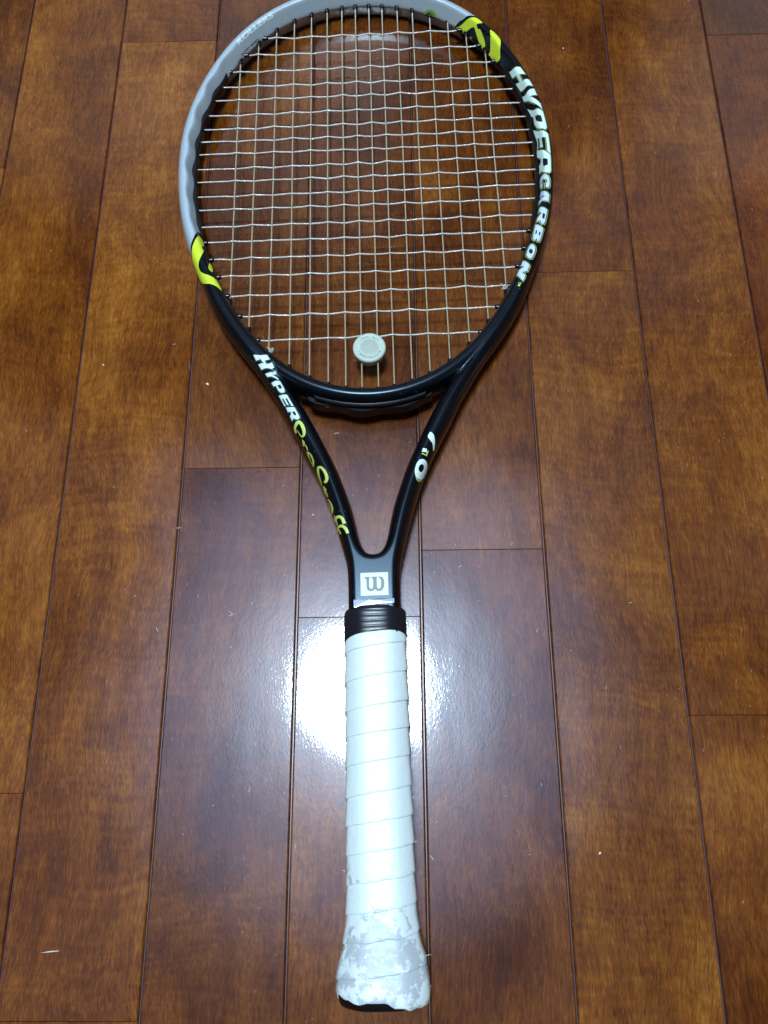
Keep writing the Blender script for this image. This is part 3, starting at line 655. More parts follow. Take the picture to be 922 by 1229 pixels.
for nm in ('yr_a', 'yr_b', 'yr_c', 'yl_a', 'yl_b'):
    r = D8(nm)
    decal('yellow_patch', 'hoop', fill2d([smoothring(r)]), M_yellow, frame, .09)
decal('grommet_ring', 'hoop', fill2d([smoothring(D8('ring_o')), smoothring(D8('ring_m'))]), plain('olive_ring_paint', (.22, .36, .05), .4), frame, .08)
decal('grommet_ring', 'hoop', fill2d([smoothring(D8('ring_m')), smoothring(D8('ring_i'))]), plain('green_ring_paint', (.13, .24, .04), .4), frame, .08)
for nm in ('P', 'r1', 'r2', 'o', 'o2', 'S', 't1', 't2', 'a', 'a2', 'f1', 'f1b', 'f2', 'f2b'):
    decal('script_letter', 'armL', fill2d([smoothring(D8(nm))]), M_paleyel, frame, .09)
decal('numeral', 'armR', fill2d([smoothring(D8('seven'))]), M_ghost, frame, .09)
decal('decimal_point', 'armR', fill2d([D8('dot')]), M_ghost, frame, .09)
decal('decimal_point_shadow', 'armR', fill2d([D8('dotsh')]), M_paleyel, frame, .08)
decal('numeral', 'armR', fill2d([smoothring(D8('zero')), smoothring(D8('zeroh'))]), M_ghost, frame, .09)
decal('numeral_shadow', 'armR', fill2d([D8('zerosh')]), M_paleyel, frame, .08)

def miter(r, d):
    A_ = np.array(r, float); n = len(A_)
    if .5 * np.sum(A_[:, 0] * np.roll(A_[:, 1], -1) - np.roll(A_[:, 0], -1) * A_[:, 1]) < 0: A_ = A_[::-1]
    o = []
    for i in range(n):
        e0 = A_[i] - A_[i - 1]; e1 = A_[(i + 1) % n] - A_[i]
        n0 = np.array([e0[1], -e0[0]]) / max(np.linalg.norm(e0), 1e-6); n1 = np.array([e1[1], -e1[0]]) / max(np.linalg.norm(e1), 1e-6)
        m = n0 + n1; k = m @ m
        o.append(tuple(A_[i] + m * (2 * d / max(k, 1.2)) ))
    return o
def rnd_(cx_, cy_, rx, ry, n=14, p=2.6):
    r = []
    for k in range(n):
        a = 2 * math.pi * (k + .5) / n; c, s_ = math.cos(a), math.sin(a)
        r.append((cx_ + rx * math.copysign(abs(c) ** (2 / p), c), cy_ + ry * math.copysign(abs(s_) ** (2 / p), s_)))
    return r
GL = {
 'H': [[(0, 0), (.36, 0), (.36, .42), (.62, .42), (.62, 0), (1, 0), (1, 1), (.66, 1), (.66, .64), (.40, .64), (.40, 1), (0, 1)]],
 'Y': [[(.28, 0), (.62, 0), (.64, .38), (1, 1), (.68, 1), (.48, .58), (.32, 1), (0, 1), (.28, .38)]],
 'P': [[(0, 0), (.34, 0), (.34, .30), (.78, .30), (.95, .42), (1, .62), (.95, .88), (.75, 1), (0, 1)], [(.34, .48), (.62, .48), (.70, .64), (.62, .80), (.34, .80)]],
 'E': [[(0, 0), (1, 0), (1, .20), (.34, .20), (.34, .40), (.92, .40), (.92, .60), (.34, .60), (.34, .80), (1, .80), (1, 1), (0, 1)]],
 'R': [[(0, 0), (.34, 0), (.34, .36), (.46, .36), (.68, 0), (1, 0), (.84, .40), (.96, .50), (1, .68), (.93, .90), (.75, 1), (0, 1)], [(.34, .54), (.60, .54), (.68, .67), (.60, .81), (.34, .81)]],
 'C': [[(1, .36), (.66, .36), (.62, .27), (.48, .24), (.38, .33), (.36, .5), (.38, .68), (.48, .76), (.62, .73), (.66, .64), (1, .64), (.93, .88), (.75, 1), (.25, 1), (.06, .85), (0, .5), (.06, .15), (.25, 0), (.75, 0), (.93, .12)]],
 'A': [[(0, 0), (.34, 0), (.40, .18), (.62, .18), (.66, 0), (1, 0), (.74, 1), (.28, 1)], [(.44, .38), (.59, .38), (.52, .70)]],
 'B': [[(0, 0), (.75, 0), (.95, .10), (1, .28), (.94, .44), (.84, .50), (.94, .58), (.98, .74), (.92, .92), (.72, 1), (0, 1)], [(.36, .22), (.60, .22), (.60, .38), (.36, .38)], [(.36, .62), (.58, .62), (.58, .78), (.36, .78)]],
 'O': [rnd_(.5, .5, .5, .5), rnd_(.5, .5, .16, .24, 10)],
 'N': [[(0, 0), (.34, 0), (.34, .46), (.64, 0), (1, 0), (1, 1), (.66, 1), (.66, .54), (.36, 1), (0, 1)]],
}
def glyph(ch, off):
    cu = bpy.data.curves.new('glyph', 'FONT'); cu.body = ch; cu.size = 1; cu.offset = off; cu.resolution_u = 3
    return curve_bm(cu)
def dens(r, m=4):
    o = []
    for i in range(len(r)):
        a, b = np.array(r[i]), np.array(r[(i + 1) % len(r)])
        o += [tuple(a + (b - a) * k / m) for k in range(m)]
    return o
def letters(cells, layers, tweak=None, font=False):
    """layers, lowest first: (growth in mm, paint, lift in mm)"""
    for ch, kind, q in cells:
        if tweak: q = tweak(ch, q)
        b0, b1, t1, t0 = [np.array((a, p / 8)) for a, p in q]
        def put(x, y): return tuple((b0 * (1 - x) + b1 * x) * (1 - y) + (t0 * (1 - x) + t1 * x) * y)
        if font:
            b = glyph(ch, .03)
            xs = [v.co.x for v in b.verts]; ys = [v.co.y for v in b.verts]
            x0, x1, y0, y1 = min(xs), max(xs), min(ys), max(ys)
            for v in b.verts:
                p = put((v.co.x - x0) / (x1 - x0), (v.co.y - y0) / (y1 - y0)); v.co = (p[0], p[1], 0)
            decal('letter', kind, b, layers[0][1], frame, layers[0][2]); continue
        rings = [[put(x, y) for x, y in r] for r in GL[ch]]
        for k, (g_, mat, lift) in enumerate(layers):
            if g_ > 0: decal('letter_outline', kind, fill2d([miter(rings[0], g_)]), mat, frame, lift)
            else: decal('letter', kind, fill2d([miter(rings[0], g_)] + rings[1:]), mat, frame, lift)

def hc1fix(ch, q):
    q = [list(x) for x in q]
    b_, t_ = {'H': ((146, 165.5), (151.5, 171)), 'Y': ((166.3, 182), (173, 193)), 'P': ((183, 202.6), (194, 213)), 'E': ((203.4, 220.2), (214, 231.6)), 'R': ((221, 243), (232.4, 250))}[ch]
    q[0][0], q[1][0], q[2][0], q[3][0] = b_[0], b_[1], t_[1], t_[0]
    q[0][1] = {'H': 134}.get(ch, 142); q[1][1] = 142; q[2][1] = 74; q[3][1] = 84 if ch == 'H' else 74
    return q
letters(TXT['hc1'], [(.34, M_paleyel, .05), (.20, M_ink, .11), (-.14, M_white, .17)], hc1fix)
letters(TXT['hc2'], [(.58, M_paleyel, .05), (.34, M_ink, .11), (-.08, M_blue, .17)])
letters(TXT['tm'], [(0, M_paleyel, .09)], None, True)
letters(TXT['hy'], [(.55, M_grey, .08), (.32, M_ink, .16), (0, M_white, .27)])
letters(TXT['ro'], [(0, M_ghost, .09)], None, True)
letters(TXT['sh'], [(0, M_ink, .09)], None, True)

# square emblem on the shaft: cream square, grey slab w
def flat_patch(name, rings, mat, z, parent=None):
    b = fill2d(rings)
    V = [(v.co.x * MM, v.co.y * MM, z * MM) for v in b.verts]; b.verts.index_update()
    fs = [tuple(v.index for v in f.verts) for f in b.faces]; b.free()
    return link(name, mesh(V, fs, name), mat, parent or frame)
def LG(x, y): return (-7.4 + x / 273 * 15.6, 204.2 + (1 - y / 232) * 13.2)
sq = [LG(0, 0), LG(273, 0), LG(273, 232), LG(0, 232)]
flat_patch('emblem_square', [sq], M_logo, 12.26)
wring = [(40, 42), (92, 42), (88, 60), (84, 75), (84, 140), (90, 158), (104, 166), (118, 158), (124, 140), (124, 75), (118, 58), (108, 56), (108, 42), (166, 42), (160, 60), (160, 140), (166, 160), (180, 166), (194, 158), (202, 130), (202, 80), (192, 60), (180, 56), (180, 42),
         (214, 44), (230, 70), (236, 110), (230, 150), (214, 178), (192, 190), (168, 190), (148, 176), (140, 168), (128, 182), (108, 190), (84, 188), (66, 172), (58, 146), (58, 75), (54, 60), (40, 58)]
flat_patch('emblem_letter', [[LG(*p) for p in wring]], M_grey, 12.32)

# ---------------------------------------------------------------- strings
def tube(pts, r, nseg=8, caps=True):
    pts = np.asarray(pts, float); n = len(pts)
    T = np.gradient(pts, axis=0); T /= np.linalg.norm(T, axis=1)[:, None]
    Z_ = np.array([0, 0, 1.0]) if abs(T[n // 2, 2]) < .8 else np.array([1.0, 0, 0])
    A_ = np.cross(T, Z_); A_ /= np.linalg.norm(A_, axis=1)[:, None]; B_ = np.cross(A_, T)
    r = np.broadcast_to(r, (n,))
    a = np.linspace(0, 2 * np.pi, nseg, endpoint=False)
    V = (pts[:, None] + r[:, None, None] * (A_[:, None] * np.cos(a)[None, :, None] + B_[:, None] * np.sin(a)[None, :, None])).reshape(-1, 3)
    Fc = []
    for i in range(n - 1):
        for k in range(nseg):
            Fc.append((i * nseg + k, i * nseg + (k + 1) % nseg, (i + 1) * nseg + (k + 1) % nseg, (i + 1) * nseg + k))
    if caps:
        Fc.append(tuple(range(nseg))[::-1]); Fc.append(tuple((n - 1) * nseg + k for k in range(nseg)))
    return V, Fc

MAINS = [-91.5, -78.3, -64.9, -51.5, -38.5, -26.5, -15.3, -5.0, 5.4, 15.4, 26.9, 38.4, 51.4, 64.7, 77.9, 91.2]
CROSS = [640.2, 624.0, 608.0, 593.4, 581, 567.4, 554.6, 543, 531.5, 519, 507.4, 494.6, 483, 469, 456, 442, 428, 413, 397, 378.6]
# crossing points of the hoop's centreline with each string
def hit_u(u):
    s = hoopP; r = []
    for i in range(len(s) - 1):
        if (s[i, 0] - u) * (s[i + 1, 0] - u) <= 0 and s[i, 0] != s[i + 1, 0]:
            t = (u - s[i, 0]) / (s[i + 1, 0] - s[i, 0]); r.append(s[i, 1] + t * (s[i + 1, 1] - s[i, 1]))
    return min(r), max(r)
def hit_v(v):
    s = hoopP; r = []
    for i in range(len(s) - 1):
        if (s[i, 1] - v) * (s[i + 1, 1] - v) <= 0 and s[i, 1] != s[i + 1, 1]:
            t = (v - s[i, 1]) / (s[i + 1, 1] - s[i, 1]); r.append(s[i, 0] + t * (s[i + 1, 0] - s[i, 0]))
    return min(r), max(r)
SR = .51
ends = []
for i, u in enumerate(MAINS):
    a, b = hit_u(u); b -= .5
    vv = np.arange(a, b, 1.6); w_ = np.zeros(len(vv))
    for j, cv in enumerate(CROSS):
        sgn = 1 if (i + j) % 2 else -1
        w_ += sgn * .32 * np.exp(-((vv - cv) / 3.2) ** 2)
    uu = u + .12 * np.sin(vv / 31 + i * 1.7) * np.sin((vv - a) / (b - a) * np.pi)
    V, Fc = tube(np.c_[uu, vv, w_], SR)
    link('main_string', mesh(V * MM, Fc), M_main, racket, True)
    ends += [((u, a, 0), (0, 1, 0), i), ((u, b, 0), (0, -1, 0), 100 + i)]
for j, v in enumerate(CROSS):
    a, b = hit_v(v)
    uu = np.arange(a, b, 1.3); w_ = np.zeros(len(uu)); dv = np.zeros(len(uu))
    slant = rnd.uniform(-.6, .6)
    for i, mu in enumerate(MAINS):
        sgn = -1 if (i + j) % 2 else 1
        w_ += sgn * .62 * np.exp(-((uu - mu) / (3.0 if sgn > 0 else 5.0)) ** 2)
        dv += rnd.gauss(0, .20) * np.exp(-((uu - mu) / 4.5) ** 2)
    env = np.clip(np.minimum(uu - a, b - uu) / 12, 0, 1)
    V, Fc = tube(np.c_[uu, v + dv * env + slant * (uu / 120) * env, w_ * env], SR * (1 + .10 * np.interp(uu, uu[::3], np.random.RandomState(j).normal(0, 1, len(uu[::3])).clip(-1.5, 1.5))))
    link('cross_string', mesh(V * MM, Fc), M_cross, racket, True)
    ends += [((a, v, 0), (1, 0, 0), 200 + j), ((b, v, 0), (-1, 0, 0), 300 + j)]

# ---------------------------------------------------------------- grommets: flared nylon tubes where each string leaves the frame
prof = [(0, 1.75), (HA - .5, 1.75), (HA + 1.6, 1.65), (HA + 2.5, 1.5), (HA + 2.75, 1.2), (HA + 2.75, .7), (HA + 1.5, .7)]
def lathe(prof, n=12):
    V = [(x, r * math.cos(2 * math.pi * k / n), r * math.sin(2 * math.pi * k / n)) for x, r in prof for k in range(n)]
    Fc = [(i * n + k, (i + 1) * n + k, (i + 1) * n + (k + 1) % n, i * n + (k + 1) % n) for i in range(len(prof) - 1) for k in range(n)]
    return V, Fc
gV, gF = lathe(prof)
gme = mesh(np.array(gV) * MM, gF, 'grommet'); gme.materials.append(M_black)
gme.polygons.foreach_set('use_smooth', [True] * len(gme.polygons))
for (p, d, k) in ends:
    # distance along the string until it leaves the tube (oblique strings travel further inside)
    t = np.arange(0, 40, .25)
    Q = np.array(p)[None] + np.array(d)[None] * t[:, None]
    f = F3(Q); out_ = t[np.argmax(f > 0)] if (f > 0).any() else HA
    o = bpy.data.objects.new('grommet', gme); col.objects.link(o); o.parent = racket
    j = k % 100
    back = out_ - HA
    if 200 <= k < 300 and 2 <= j <= 13: back -= 1.6          # these sit low in the moulded strip
    if 300 <= k < 400 and 3 <= j <= 13: back -= 2.2
    if k == 113: back -= 3
    o.location = Vector(p) * MM + Vector(d) * (back * MM)
    o.rotation_euler = (0, 0, math.atan2(d[1], d[0]))

# moulded grommet strips along the inside of the hoop
def strip(name, s0, s1, prot, hh, wob, per, parent, mat, inner=True, w0=0.0, base=HA):
    ss = np.arange(s0, s1, .8); c, N = curve_frame(hoopP, ss % HL, HL / 880)
    sg = -1 if inner else 1
    V = []
    for i, s_ in enumerate(ss):
        e = min(1, (s_ - s0) / 4, (s1 - s_) / 4); e = max(e, .05)
        r = base - 1.2 + (1.2 + prot + wob * math.sin(2 * math.pi * s_ / per)) * e
        for dr, dz in ((base - 2.5, -hh), (r - .6, -hh), (r, -hh + .7), (r, hh - .7), (r - .6, hh), (base - 2.5, hh)):
            V.append((c[i, 0] + sg * N[i, 0] * dr, c[i, 1] + sg * N[i, 1] * dr, w0 + dz))
    n = 6
    Fc = [(i * n + k, i * n + (k + 1) % n, (i + 1) * n + (k + 1) % n, (i + 1) * n + k) for i in range(len(ss) - 1) for k in range(n)]
    Fc += [tuple(range(n)), tuple(range((len(ss) - 1) * n, len(ss) * n))[::-1]]
    me = mesh(np.array(V) * MM, Fc, name)
    b = bmesh.new(); b.from_mesh(me); bmesh.ops.recalc_face_normals(b, faces=b.faces[:]); b.to_mesh(me); b.free()
    return link(name, me, mat, parent)
strip('grommet_strip', HL - 288, HL - 132, .9, 3.4, .35, 24.5, racket, M_black)
strip('grommet_strip', 138, 292, .9, 3.4, .35, 24.5, racket, M_black)
mid = HL / 2
# guard on the shaft side of the throat bridge: ledge above, wavy skirt with string recesses below
strip('bridge_ledge', mid - 36, mid + 36, 1.3, 1.2, 0, 40, racket, M_black, False, 4.2)
strip('bridge_guard', mid - 40, mid + 40, 2.6, 4.4, .8, 26, racket, M_black, False, -2.6)
for s_ in (-25, 2, 26):
    c, N = curve_frame(hoopP, np.array([mid + s_]), HL / 880)
    q = c[0] + N[0] * (HA + 2.3)
    T_ = np.array([N[0][1], -N[0][0]])
    t = np.linspace(-3.2, 3.2, 9)
    pts = np.c_[q[0] + T_[0] * t - N[0][0] * (t / 5) ** 2 * 2.0, q[1] + T_[1] * t - N[0][1] * (t / 5) ** 2 * 2.0, np.full(9, .6)]
    V, Fc = tube(pts, .5)
    link('string_loop', mesh(V * MM, Fc), M_knot, racket, True)

# tie-off knots
def knot(u, v, w0, seed):
    rr = random.Random(seed)
    t = np.linspace(0, 1, 60); a = t * 5.2 * np.pi
    pts = np.c_[u + 1.2 * np.cos(a) + (t - .5) * 1.4, v + 1.1 * np.sin(a) + (t - .5) * 1.6, w0 + 1.0 * np.sin(a * 1.5 + 1) + .4]
    pts = np.vstack([pts, pts[-1] + [[-.8, .9, .3], [-1.9, 2.2, .5]]])
    V, Fc = tube(pts, .5, 7)
    link('string_knot', mesh(V * MM, Fc), M_knot, racket, True)
knot(-63.3, 369.6, 1, 1); knot(90.0, 410.6, 1, 2)

# ---------------------------------------------------------------- handle
def grip_section(v):
    v = v - np.clip(1 - v / 30, 0, 1) * 5.0
    hw = np.interp(v, [-4, -2, 0, 5, 12, 20, 28, 40, 60, 186, 200], [20.0, 21.3, 21.9, 22.6, 22.6, 21.2, 19.2, 17.7, 17.3, 16.7, 16.7])
    hh = np.interp(v, [-4, -2, 0, 5, 12, 20, 28, 40, 60, 186, 200], [16.5, 18.0, 18.8, 19.6, 19.6, 18.2, 16.6, 15.4, 15.1, 14.6, 14.6])
    return hw, hh
def octo(n=96):
    # rounded octagon, unit half width / half height, as function of angle index
    flatx, flaty = .50, .42
    P_ = [(1, flaty), (flatx, 1), (-flatx, 1), (-1, flaty), (-1, -flaty), (-flatx, -1), (flatx, -1), (1, -flaty)]
    r = [np.array(p, float) for p in P_]
    for _ in range(3):
        o = []
        for i in range(len(r)):
            a, b = r[i], r[(i + 1) % len(r)]
            o += [.84 * a + .16 * b, .16 * a + .84 * b] if _ == 0 else [.75 * a + .25 * b, .25 * a + .75 * b]
        r = o
    r = np.array(r + [r[0]])
    ang = np.unwrap(np.arctan2(r[:, 1], r[:, 0])); rad = np.hypot(r[:, 0], r[:, 1])
    if ang[-1] < ang[0]: ang, rad = ang[::-1], rad[::-1]
    th = np.linspace(0, 2 * np.pi, n, endpoint=False)
    x = np.interp((th - ang[0]) % (2 * np.pi) + ang[0], ang, r[::1, 0] if ang[-1] > ang[0] else r[::-1, 0])
    rr = np.interp((th - ang[0]) % (2 * np.pi) + ang[0], ang, rad)
    return rr * np.cos(th), rr * np.sin(th), th
ox, oy, oth = octo()
def ringpts(v, extra, tilt=0):
    hw, hh = grip_section(v)
    x = ox * (hw + extra); z = oy * (hh + extra)
    return x, z
# dark core under the wraps
V = []; nr = len(ox); vlist = [1.4, 1.8, 2.6, 3.8, 5, 8, 14, 24, 40, 80, 120, 160, 184]
for i, v in enumerate(vlist):
    ex = {0: -3.0, 1: -1.4, 2: -.5}.get(i, -.15 if v < 9 else -1.0)
    x, z = ringpts(v, ex)
    V += [(a, v, b) for a, b in zip(x, z)]
Fc = [(i * nr + k, (i + 1) * nr + k, (i + 1) * nr + (k + 1) % nr, i * nr + (k + 1) % nr) for i in range(len(vlist) - 1) for k in range(nr)]
Fc += [tuple(range(nr)), tuple(range((len(vlist) - 1) * nr, len(vlist) * nr))[::-1]]
me = mesh(np.array(V) * MM, Fc)
b = bmesh.new(); b.from_mesh(me); bmesh.ops.recalc_face_normals(b, faces=b.faces[:]); b.to_mesh(me); b.free()
butt = link('butt_cap', me, M_black, racket, True)

SEAM = [13.2, 28.5, 41.2, 54.6, 68.5, 82.4, 96.0, 111.7, 126.6, 140.0, 155.5, 172.0, 187.0]   # where each wrap's lower edge meets the left side
RISE = 15.0
# angle around the section: 0 = right side, 90 = top, 180 = left. The seams climb from the left side over the top to the right side.
def helix(th, k0, k1):
    f = ((np.pi - th) / (2 * np.pi))                    # 0 at the left side, +.5 at the right side over the top
    return k0 + (k1 - k0) * f
nz_ = np.random.RandomState(3)
def wrap(k):
    lo_ = SEAM[k - 1] if k > 0 else 13.2 - 15.5
    hi_ = SEAM[k]
    nxt = SEAM[k + 1] if k + 1 < len(SEAM) else hi_ + 14
    wear = max(0, 1 - k / 7)
    # lower edge on this wrap: starts at SEAM[k-1]; upper edge hidden under the next
    rows = 13
    V = []
    th = np.append(oth, 2 * np.pi)
    cx_ = np.append(ox, ox[0]); cz_ = np.append(oy, oy[0])
    f = ((np.pi - th) / (2 * np.pi))
    low = lo_ + (hi_ - lo_) * f
    high = hi_ + (nxt - hi_) * f
    if k == 0:
        # last piece over the butt: ragged lower edge, showing the black cap at the left
        low = 1.2 + 3.0 * np.clip(-cx_, -1, 1) + .8 * np.sin(th * 5) + .35 * np.sin(th * 17 + 1)
        low = np.where(np.sin(th) < 0, 1.0 + .8 * np.sin(th * 5), low)
        low = low + 3.6
    edge = np.interp(np.arange(len(th)), np.arange(0, len(th), 2), nz_.normal(0, .10 + .20 * wear, (len(th) + 1) // 2))
    edge[-1] = edge[0]
    lip = .85 + .15 * np.sin(th * 2 + k * 1.3)
    grid = []
    for r in range(rows):
        if r == 0: t, e = 0.0, -.7
        elif r == 1: t, e = 0.0, .25
        elif r == 2: t, e = .015, lip * .86
        elif r == 3: t, e = .05, lip
        else:
            t = .05 + (r - 3) / (rows - 4) * 1.02; e = lip * (1 - (t - .05) * .93)
        v = low + edge * (1 if r < 4 else .3) + (high - low) * t
        hw, hh = grip_section(v)
        jit = nz_.normal(0, .02 + .07 * wear, len(th)); jit[-1] = jit[0]
        V += list(zip(cx_ * (hw + e + jit), v, cz_ * (hh + e + jit)))
    n = len(th)
    Fc = [(r * n + q, (r + 1) * n + q, (r + 1) * n + q + 1, r * n + q + 1) for r in range(rows - 1) for q in range(n - 1)]
    me = mesh(np.array(V) * MM, Fc)
    b = bmesh.new(); b.from_mesh(me)
    if sum(f_.normal.z for f_ in b.faces if f_.calc_center_median().z > .012) < 0:
        for f_ in b.faces: f_.normal_flip()
    b.to_mesh(me); b.free()
    return link('grip_wrap', me, M_grip, racket, True)
for k in range(0, len(SEAM)): 
    if k < len(SEAM): wrap(k)

# black rubber collar with slanting ridges
V = []; rows = 46
for r in range(rows):
    v0 = 183.5 + 15.2 * r / (rows - 1)
    t = r / (rows - 1)
    e = .9 * math.sin(math.pi * min(1, max(0, t * 1.15))) ** .35 if t < .87 else .9 * math.sin(math.pi * min(1, t * 1.15)) ** .35 if math.sin(math.pi * min(1, t * 1.15)) > 0 else 0
    top_in = -2.4 * max(0, (t - .82) / .18) ** 1.6
    for q in range(nr):
        tw = t + .05 * ox[q]
        rid = .28 * abs(math.sin(tw * math.pi * 5)) ** .6
        lowc = (1 - t) * (2.6 * (ox[q]) * .6 - 3.0 * abs(ox[q]) ** 6)
        hw, hh = grip_section(190)
        ex = .75 + rid + top_in
        V.append((ox[q] * (hw + ex), v0 + lowc, oy[q] * (hh + ex)))
Fc = [(i * nr + k, (i + 1) * nr + k, (i + 1) * nr + (k + 1) % nr, i * nr + (k + 1) % nr) for i in range(rows - 1) for k in range(nr)]
V2 = np.array(V)
# close onto the shaft at the top
endr = V2[-nr:].copy(); endr[:, 0] *= .86; endr[:, 2] *= .80; V2 = np.vstack([V2, endr])
Fc += [((rows - 1) * nr + k, rows * nr + k, rows * nr + (k + 1) % nr, (rows - 1) * nr + (k + 1) % nr) for k in range(nr)]
me = mesh(V2 * MM, Fc)
b = bmesh.new(); b.from_mesh(me); bmesh.ops.recalc_face_normals(b, faces=b.faces[:]); b.to_mesh(me); b.free()
link('grip_collar', me, M_rubber, racket, True)
# scrap of clear tape above the collar
tp = [(-11.4, 197.5), (2, 197.8), (3.5, 199.6), (11.2, 200.0), (11.3, 202.2), (4, 202.8), (-3, 201.6), (-11.5, 202.0)]
b = fill2d([tp]); b.verts.index_update()
V = [(v.co.x * MM, v.co.y * MM, (12.42 + .25 * math.sin(v.co.x * 1.1) * (1 if v.co.y > 200 else .3)) * MM) for v in b.verts]
fs = [tuple(v.index for v in f.verts) for f in b.faces]; b.free()
link('tape_scrap', mesh(V, fs), M_tape, racket)

# a few loose fibres on the worn edge
for (u, v, w0, ang, L) in ((21.2, 22.5, 2, .15, 3.2), (-19.8, 24, 0, 2.6, 1.8), (17.9, 96.5, 3, .9, 1.6), (22.6, 9, 0, -.2, 1.4), (18.2, 75, 2, .3, 1.2), (-18.4, 62, 2, 2.9, 1.3)):
    t = np.linspace(0, 1, 7)
    pts = np.c_[u + L * t * math.cos(ang), v + L * t * math.sin(ang) + .3 * np.sin(t * 3), w0 + .5 * np.sin(t * 2.5)]
    V, Fc = tube(pts, .16 * (1 - .6 * t), 5)
    link('loose_fibre', mesh(V * MM, Fc), M_grip, racket)

# ================================================================ vibration dampener (clipped between the two middle mains)
damp = bpy.data.objects.new('vibration_dampener', None); col.objects.link(damp)
RM = racket.matrix_basis.copy() if False else (Matrix.Translation(racket.location) @ racket.rotation_euler.to_matrix().to_4x4())
damp.matrix_world = RM @ Matrix.Translation(Vector((.0002, .3678, 0)))
tag(damp, 'round milky blue silicone dampener clipped on the strings above the racket throat', 'dampener')
def lathez(prof, n=56, cap=True):
    V = [(r * math.cos(2 * math.pi * k / n), r * math.sin(2 * math.pi * k / n), z) for r, z in prof for k in range(n)]
    Fc = [(i * n + k, i * n + (k + 1) % n, (i + 1) * n + (k + 1) % n, (i + 1) * n + k) for i in range(len(prof) - 1) for k in range(n)]
    if cap: Fc += [tuple(range(n))[::-1], tuple(range((len(prof) - 1) * n, len(prof) * n))]
    return V, Fc
bodyp = [(8.2, -4.2), (9.0, -3.8), (9.2, -3.0), (8.8, -1.4), (7.6, -.9), (4.4, -.85), (4.4, .85), (8.2, 1.0), (9.9, 1.6), (10.5, 2.6), (10.6, 3.6), (10.35, 4.4), (9.8, 4.85), (9.1, 5.0), (8.7, 4.9), (8.55, 4.75), (8.3, 4.75)]
V, Fc = lathez(bodyp); link('dampener_body', mesh(np.array(V) * MM, Fc), M_damp, damp, True)
discp = [(5.9, 4.6), (5.5, 4.76), (4.0, 4.84), (1.5, 4.86)]
V, Fc = lathez(discp); link('dampener_disc', mesh(np.array(V) * MM, Fc), M_damp, damp, True)
# ring of small worn lettering: an upper and a lower arc of short faded strokes
bmm = bmesh.new()
rr = random.Random(5)
def stroke_on(a, r0, r1, wdt, skew):
    p = []
    for (r, d) in ((r0, -wdt), (r0, wdt), (r1, wdt), (r1, -wdt)):
        aa = a + (d + (skew if r == r1 else 0)) / r
        p.append(bmm.verts.new((r * math.cos(aa) * MM, r * math.sin(aa) * MM, 4.80 * MM)))
    bmm.faces.new(p)
for a0, a1, n in ((math.radians(138), math.radians(44), 9), (math.radians(208), math.radians(332), 13)):
    for i in range(n):
        if a0 < 3 and i in (5,): continue
        a = a0 + (a1 - a0) * i / (n - 1)
        r0, r1 = 6.6, 8.0
        stroke_on(a - .05, r0, r1, .11, rr.uniform(-.3, .3))
        if rr.random() < .7: stroke_on(a + .05, r0, r1, .10, rr.uniform(-.5, .5))
        if rr.random() < .6: stroke_on(a, r1 - .28, r1, .5, 0)
        if rr.random() < .3: stroke_on(a, (r0 + r1) / 2 - .1, (r0 + r1) / 2 + .1, .45, 0)
me = bpy.data.meshes.new('print'); bmm.to_mesh(me); bmm.free()
link('faded_print', me, M_dprint, damp)

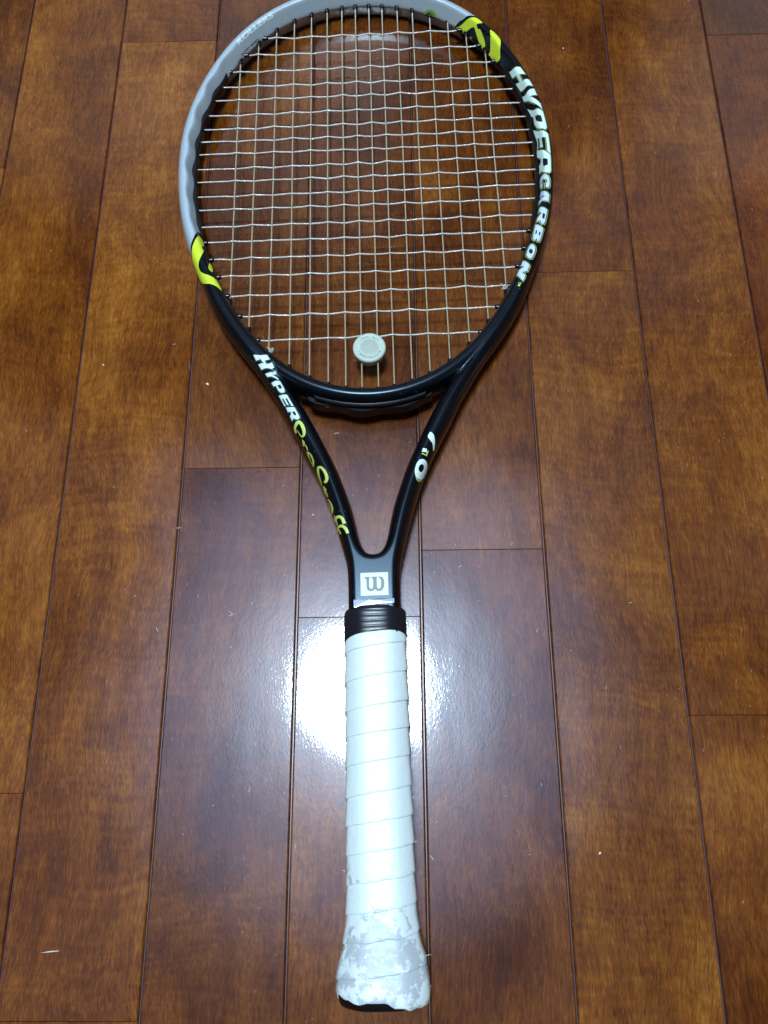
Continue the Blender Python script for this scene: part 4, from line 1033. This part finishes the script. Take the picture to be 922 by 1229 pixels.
# ================================================================ crumbs and slivers on the floor
def crumb(name, x, y, L, W, H, ang, label, cat='dust speck', group=None):
    n = 8; L *= .8; W *= .75; V = []
    rr = random.Random(int(abs(x) * 1e4))
    for z, s_ in ((0, 1.0), (H * .7, .8), (H, .35)):
        for k in range(n):
            a = 2 * math.pi * k / n; j = rr.uniform(.75, 1.2)
            px, py = L / 2 * math.cos(a) * s_ * j, W / 2 * math.sin(a) * s_ * j
            V.append(((px * math.cos(ang) - py * math.sin(ang)) , (px * math.sin(ang) + py * math.cos(ang)), z))
    Fc = [(i * n + k, i * n + (k + 1) % n, (i + 1) * n + (k + 1) % n, (i + 1) * n + k) for i in range(2) for k in range(n)] + [tuple(range(2 * n, 3 * n))]
    o = link(name, mesh(np.array(V) * MM, Fc), M_fleck if name == 'wood_fleck' else M_dust, None)
    o.location = (x * MM, y * MM, .00002)
    tag(o, label, cat, group)
crumb('wood_sliver', -188.6, -85.5, 12.5, .8, .35, .09, 'thin pale sliver lying at the lower left of the wooden floor', 'sliver')
crumb('lint_speck', 103.9, -38.4, 2.4, 1.5, .5, .9, 'pale oval lint speck on the plank at the lower right')
crumb('wood_fleck', -151.9, 277.8, 3.4, 1.6, .08, .1, 'faint flat tan fleck at the right edge of the second plank from the left')
crumb('lint_speck', -127.4, 247.4, 3.0, 2.2, .6, -.5, 'small cream crumb just left of the racket throat beside a groove')
crumb('lint_speck', -198.3, 263.0, 1.8, 1.6, .5, 0, 'tiny cream crumb on the second plank from the left')
crumb('lint_speck', -55.4, 155.7, 2.0, 1.5, .5, .6, 'bright white crumb beside the lettered left throat arm')
crumb('lint_speck', 127.2, 528.3, 1.8, 1.5, .5, 0, 'tiny pale crumb at the upper right beyond the frame lettering')
dst = []
rr = random.Random(11); V = []; Fc = []
for k in range(200):
    if k < 165: x, y = rr.gauss(-27, 62), rr.gauss(70, 62)
    else: x, y = rr.uniform(-300, 280), rr.uniform(-120, 580)
    s_ = rr.uniform(.08, .30); a = rr.gauss(1.3, .7); L = s_ * rr.choice([1, 1, 1, 2, 5])
    b0 = len(V)
    ca, sa = math.cos(a), math.sin(a)
    for (p, q, z) in ((-L, -s_ * .5, .01), (L, -s_ * .4, .01), (L, s_ * .4, .01), (-L, s_ * .5, .01), (0, 0, s_ * .35)):
        V.append((x + p * ca - q * sa, y + p * sa + q * ca, z + .02))
    Fc += [(b0, b0 + 1, b0 + 4), (b0 + 1, b0 + 2, b0 + 4), (b0 + 2, b0 + 3, b0 + 4), (b0 + 3, b0, b0 + 4)]
o = link('floor_dust', mesh(np.array(V) * MM, Fc), M_dust)
tag(o, 'scattered tiny dust and lint on the glossy wooden floor', 'dust', kind='stuff')
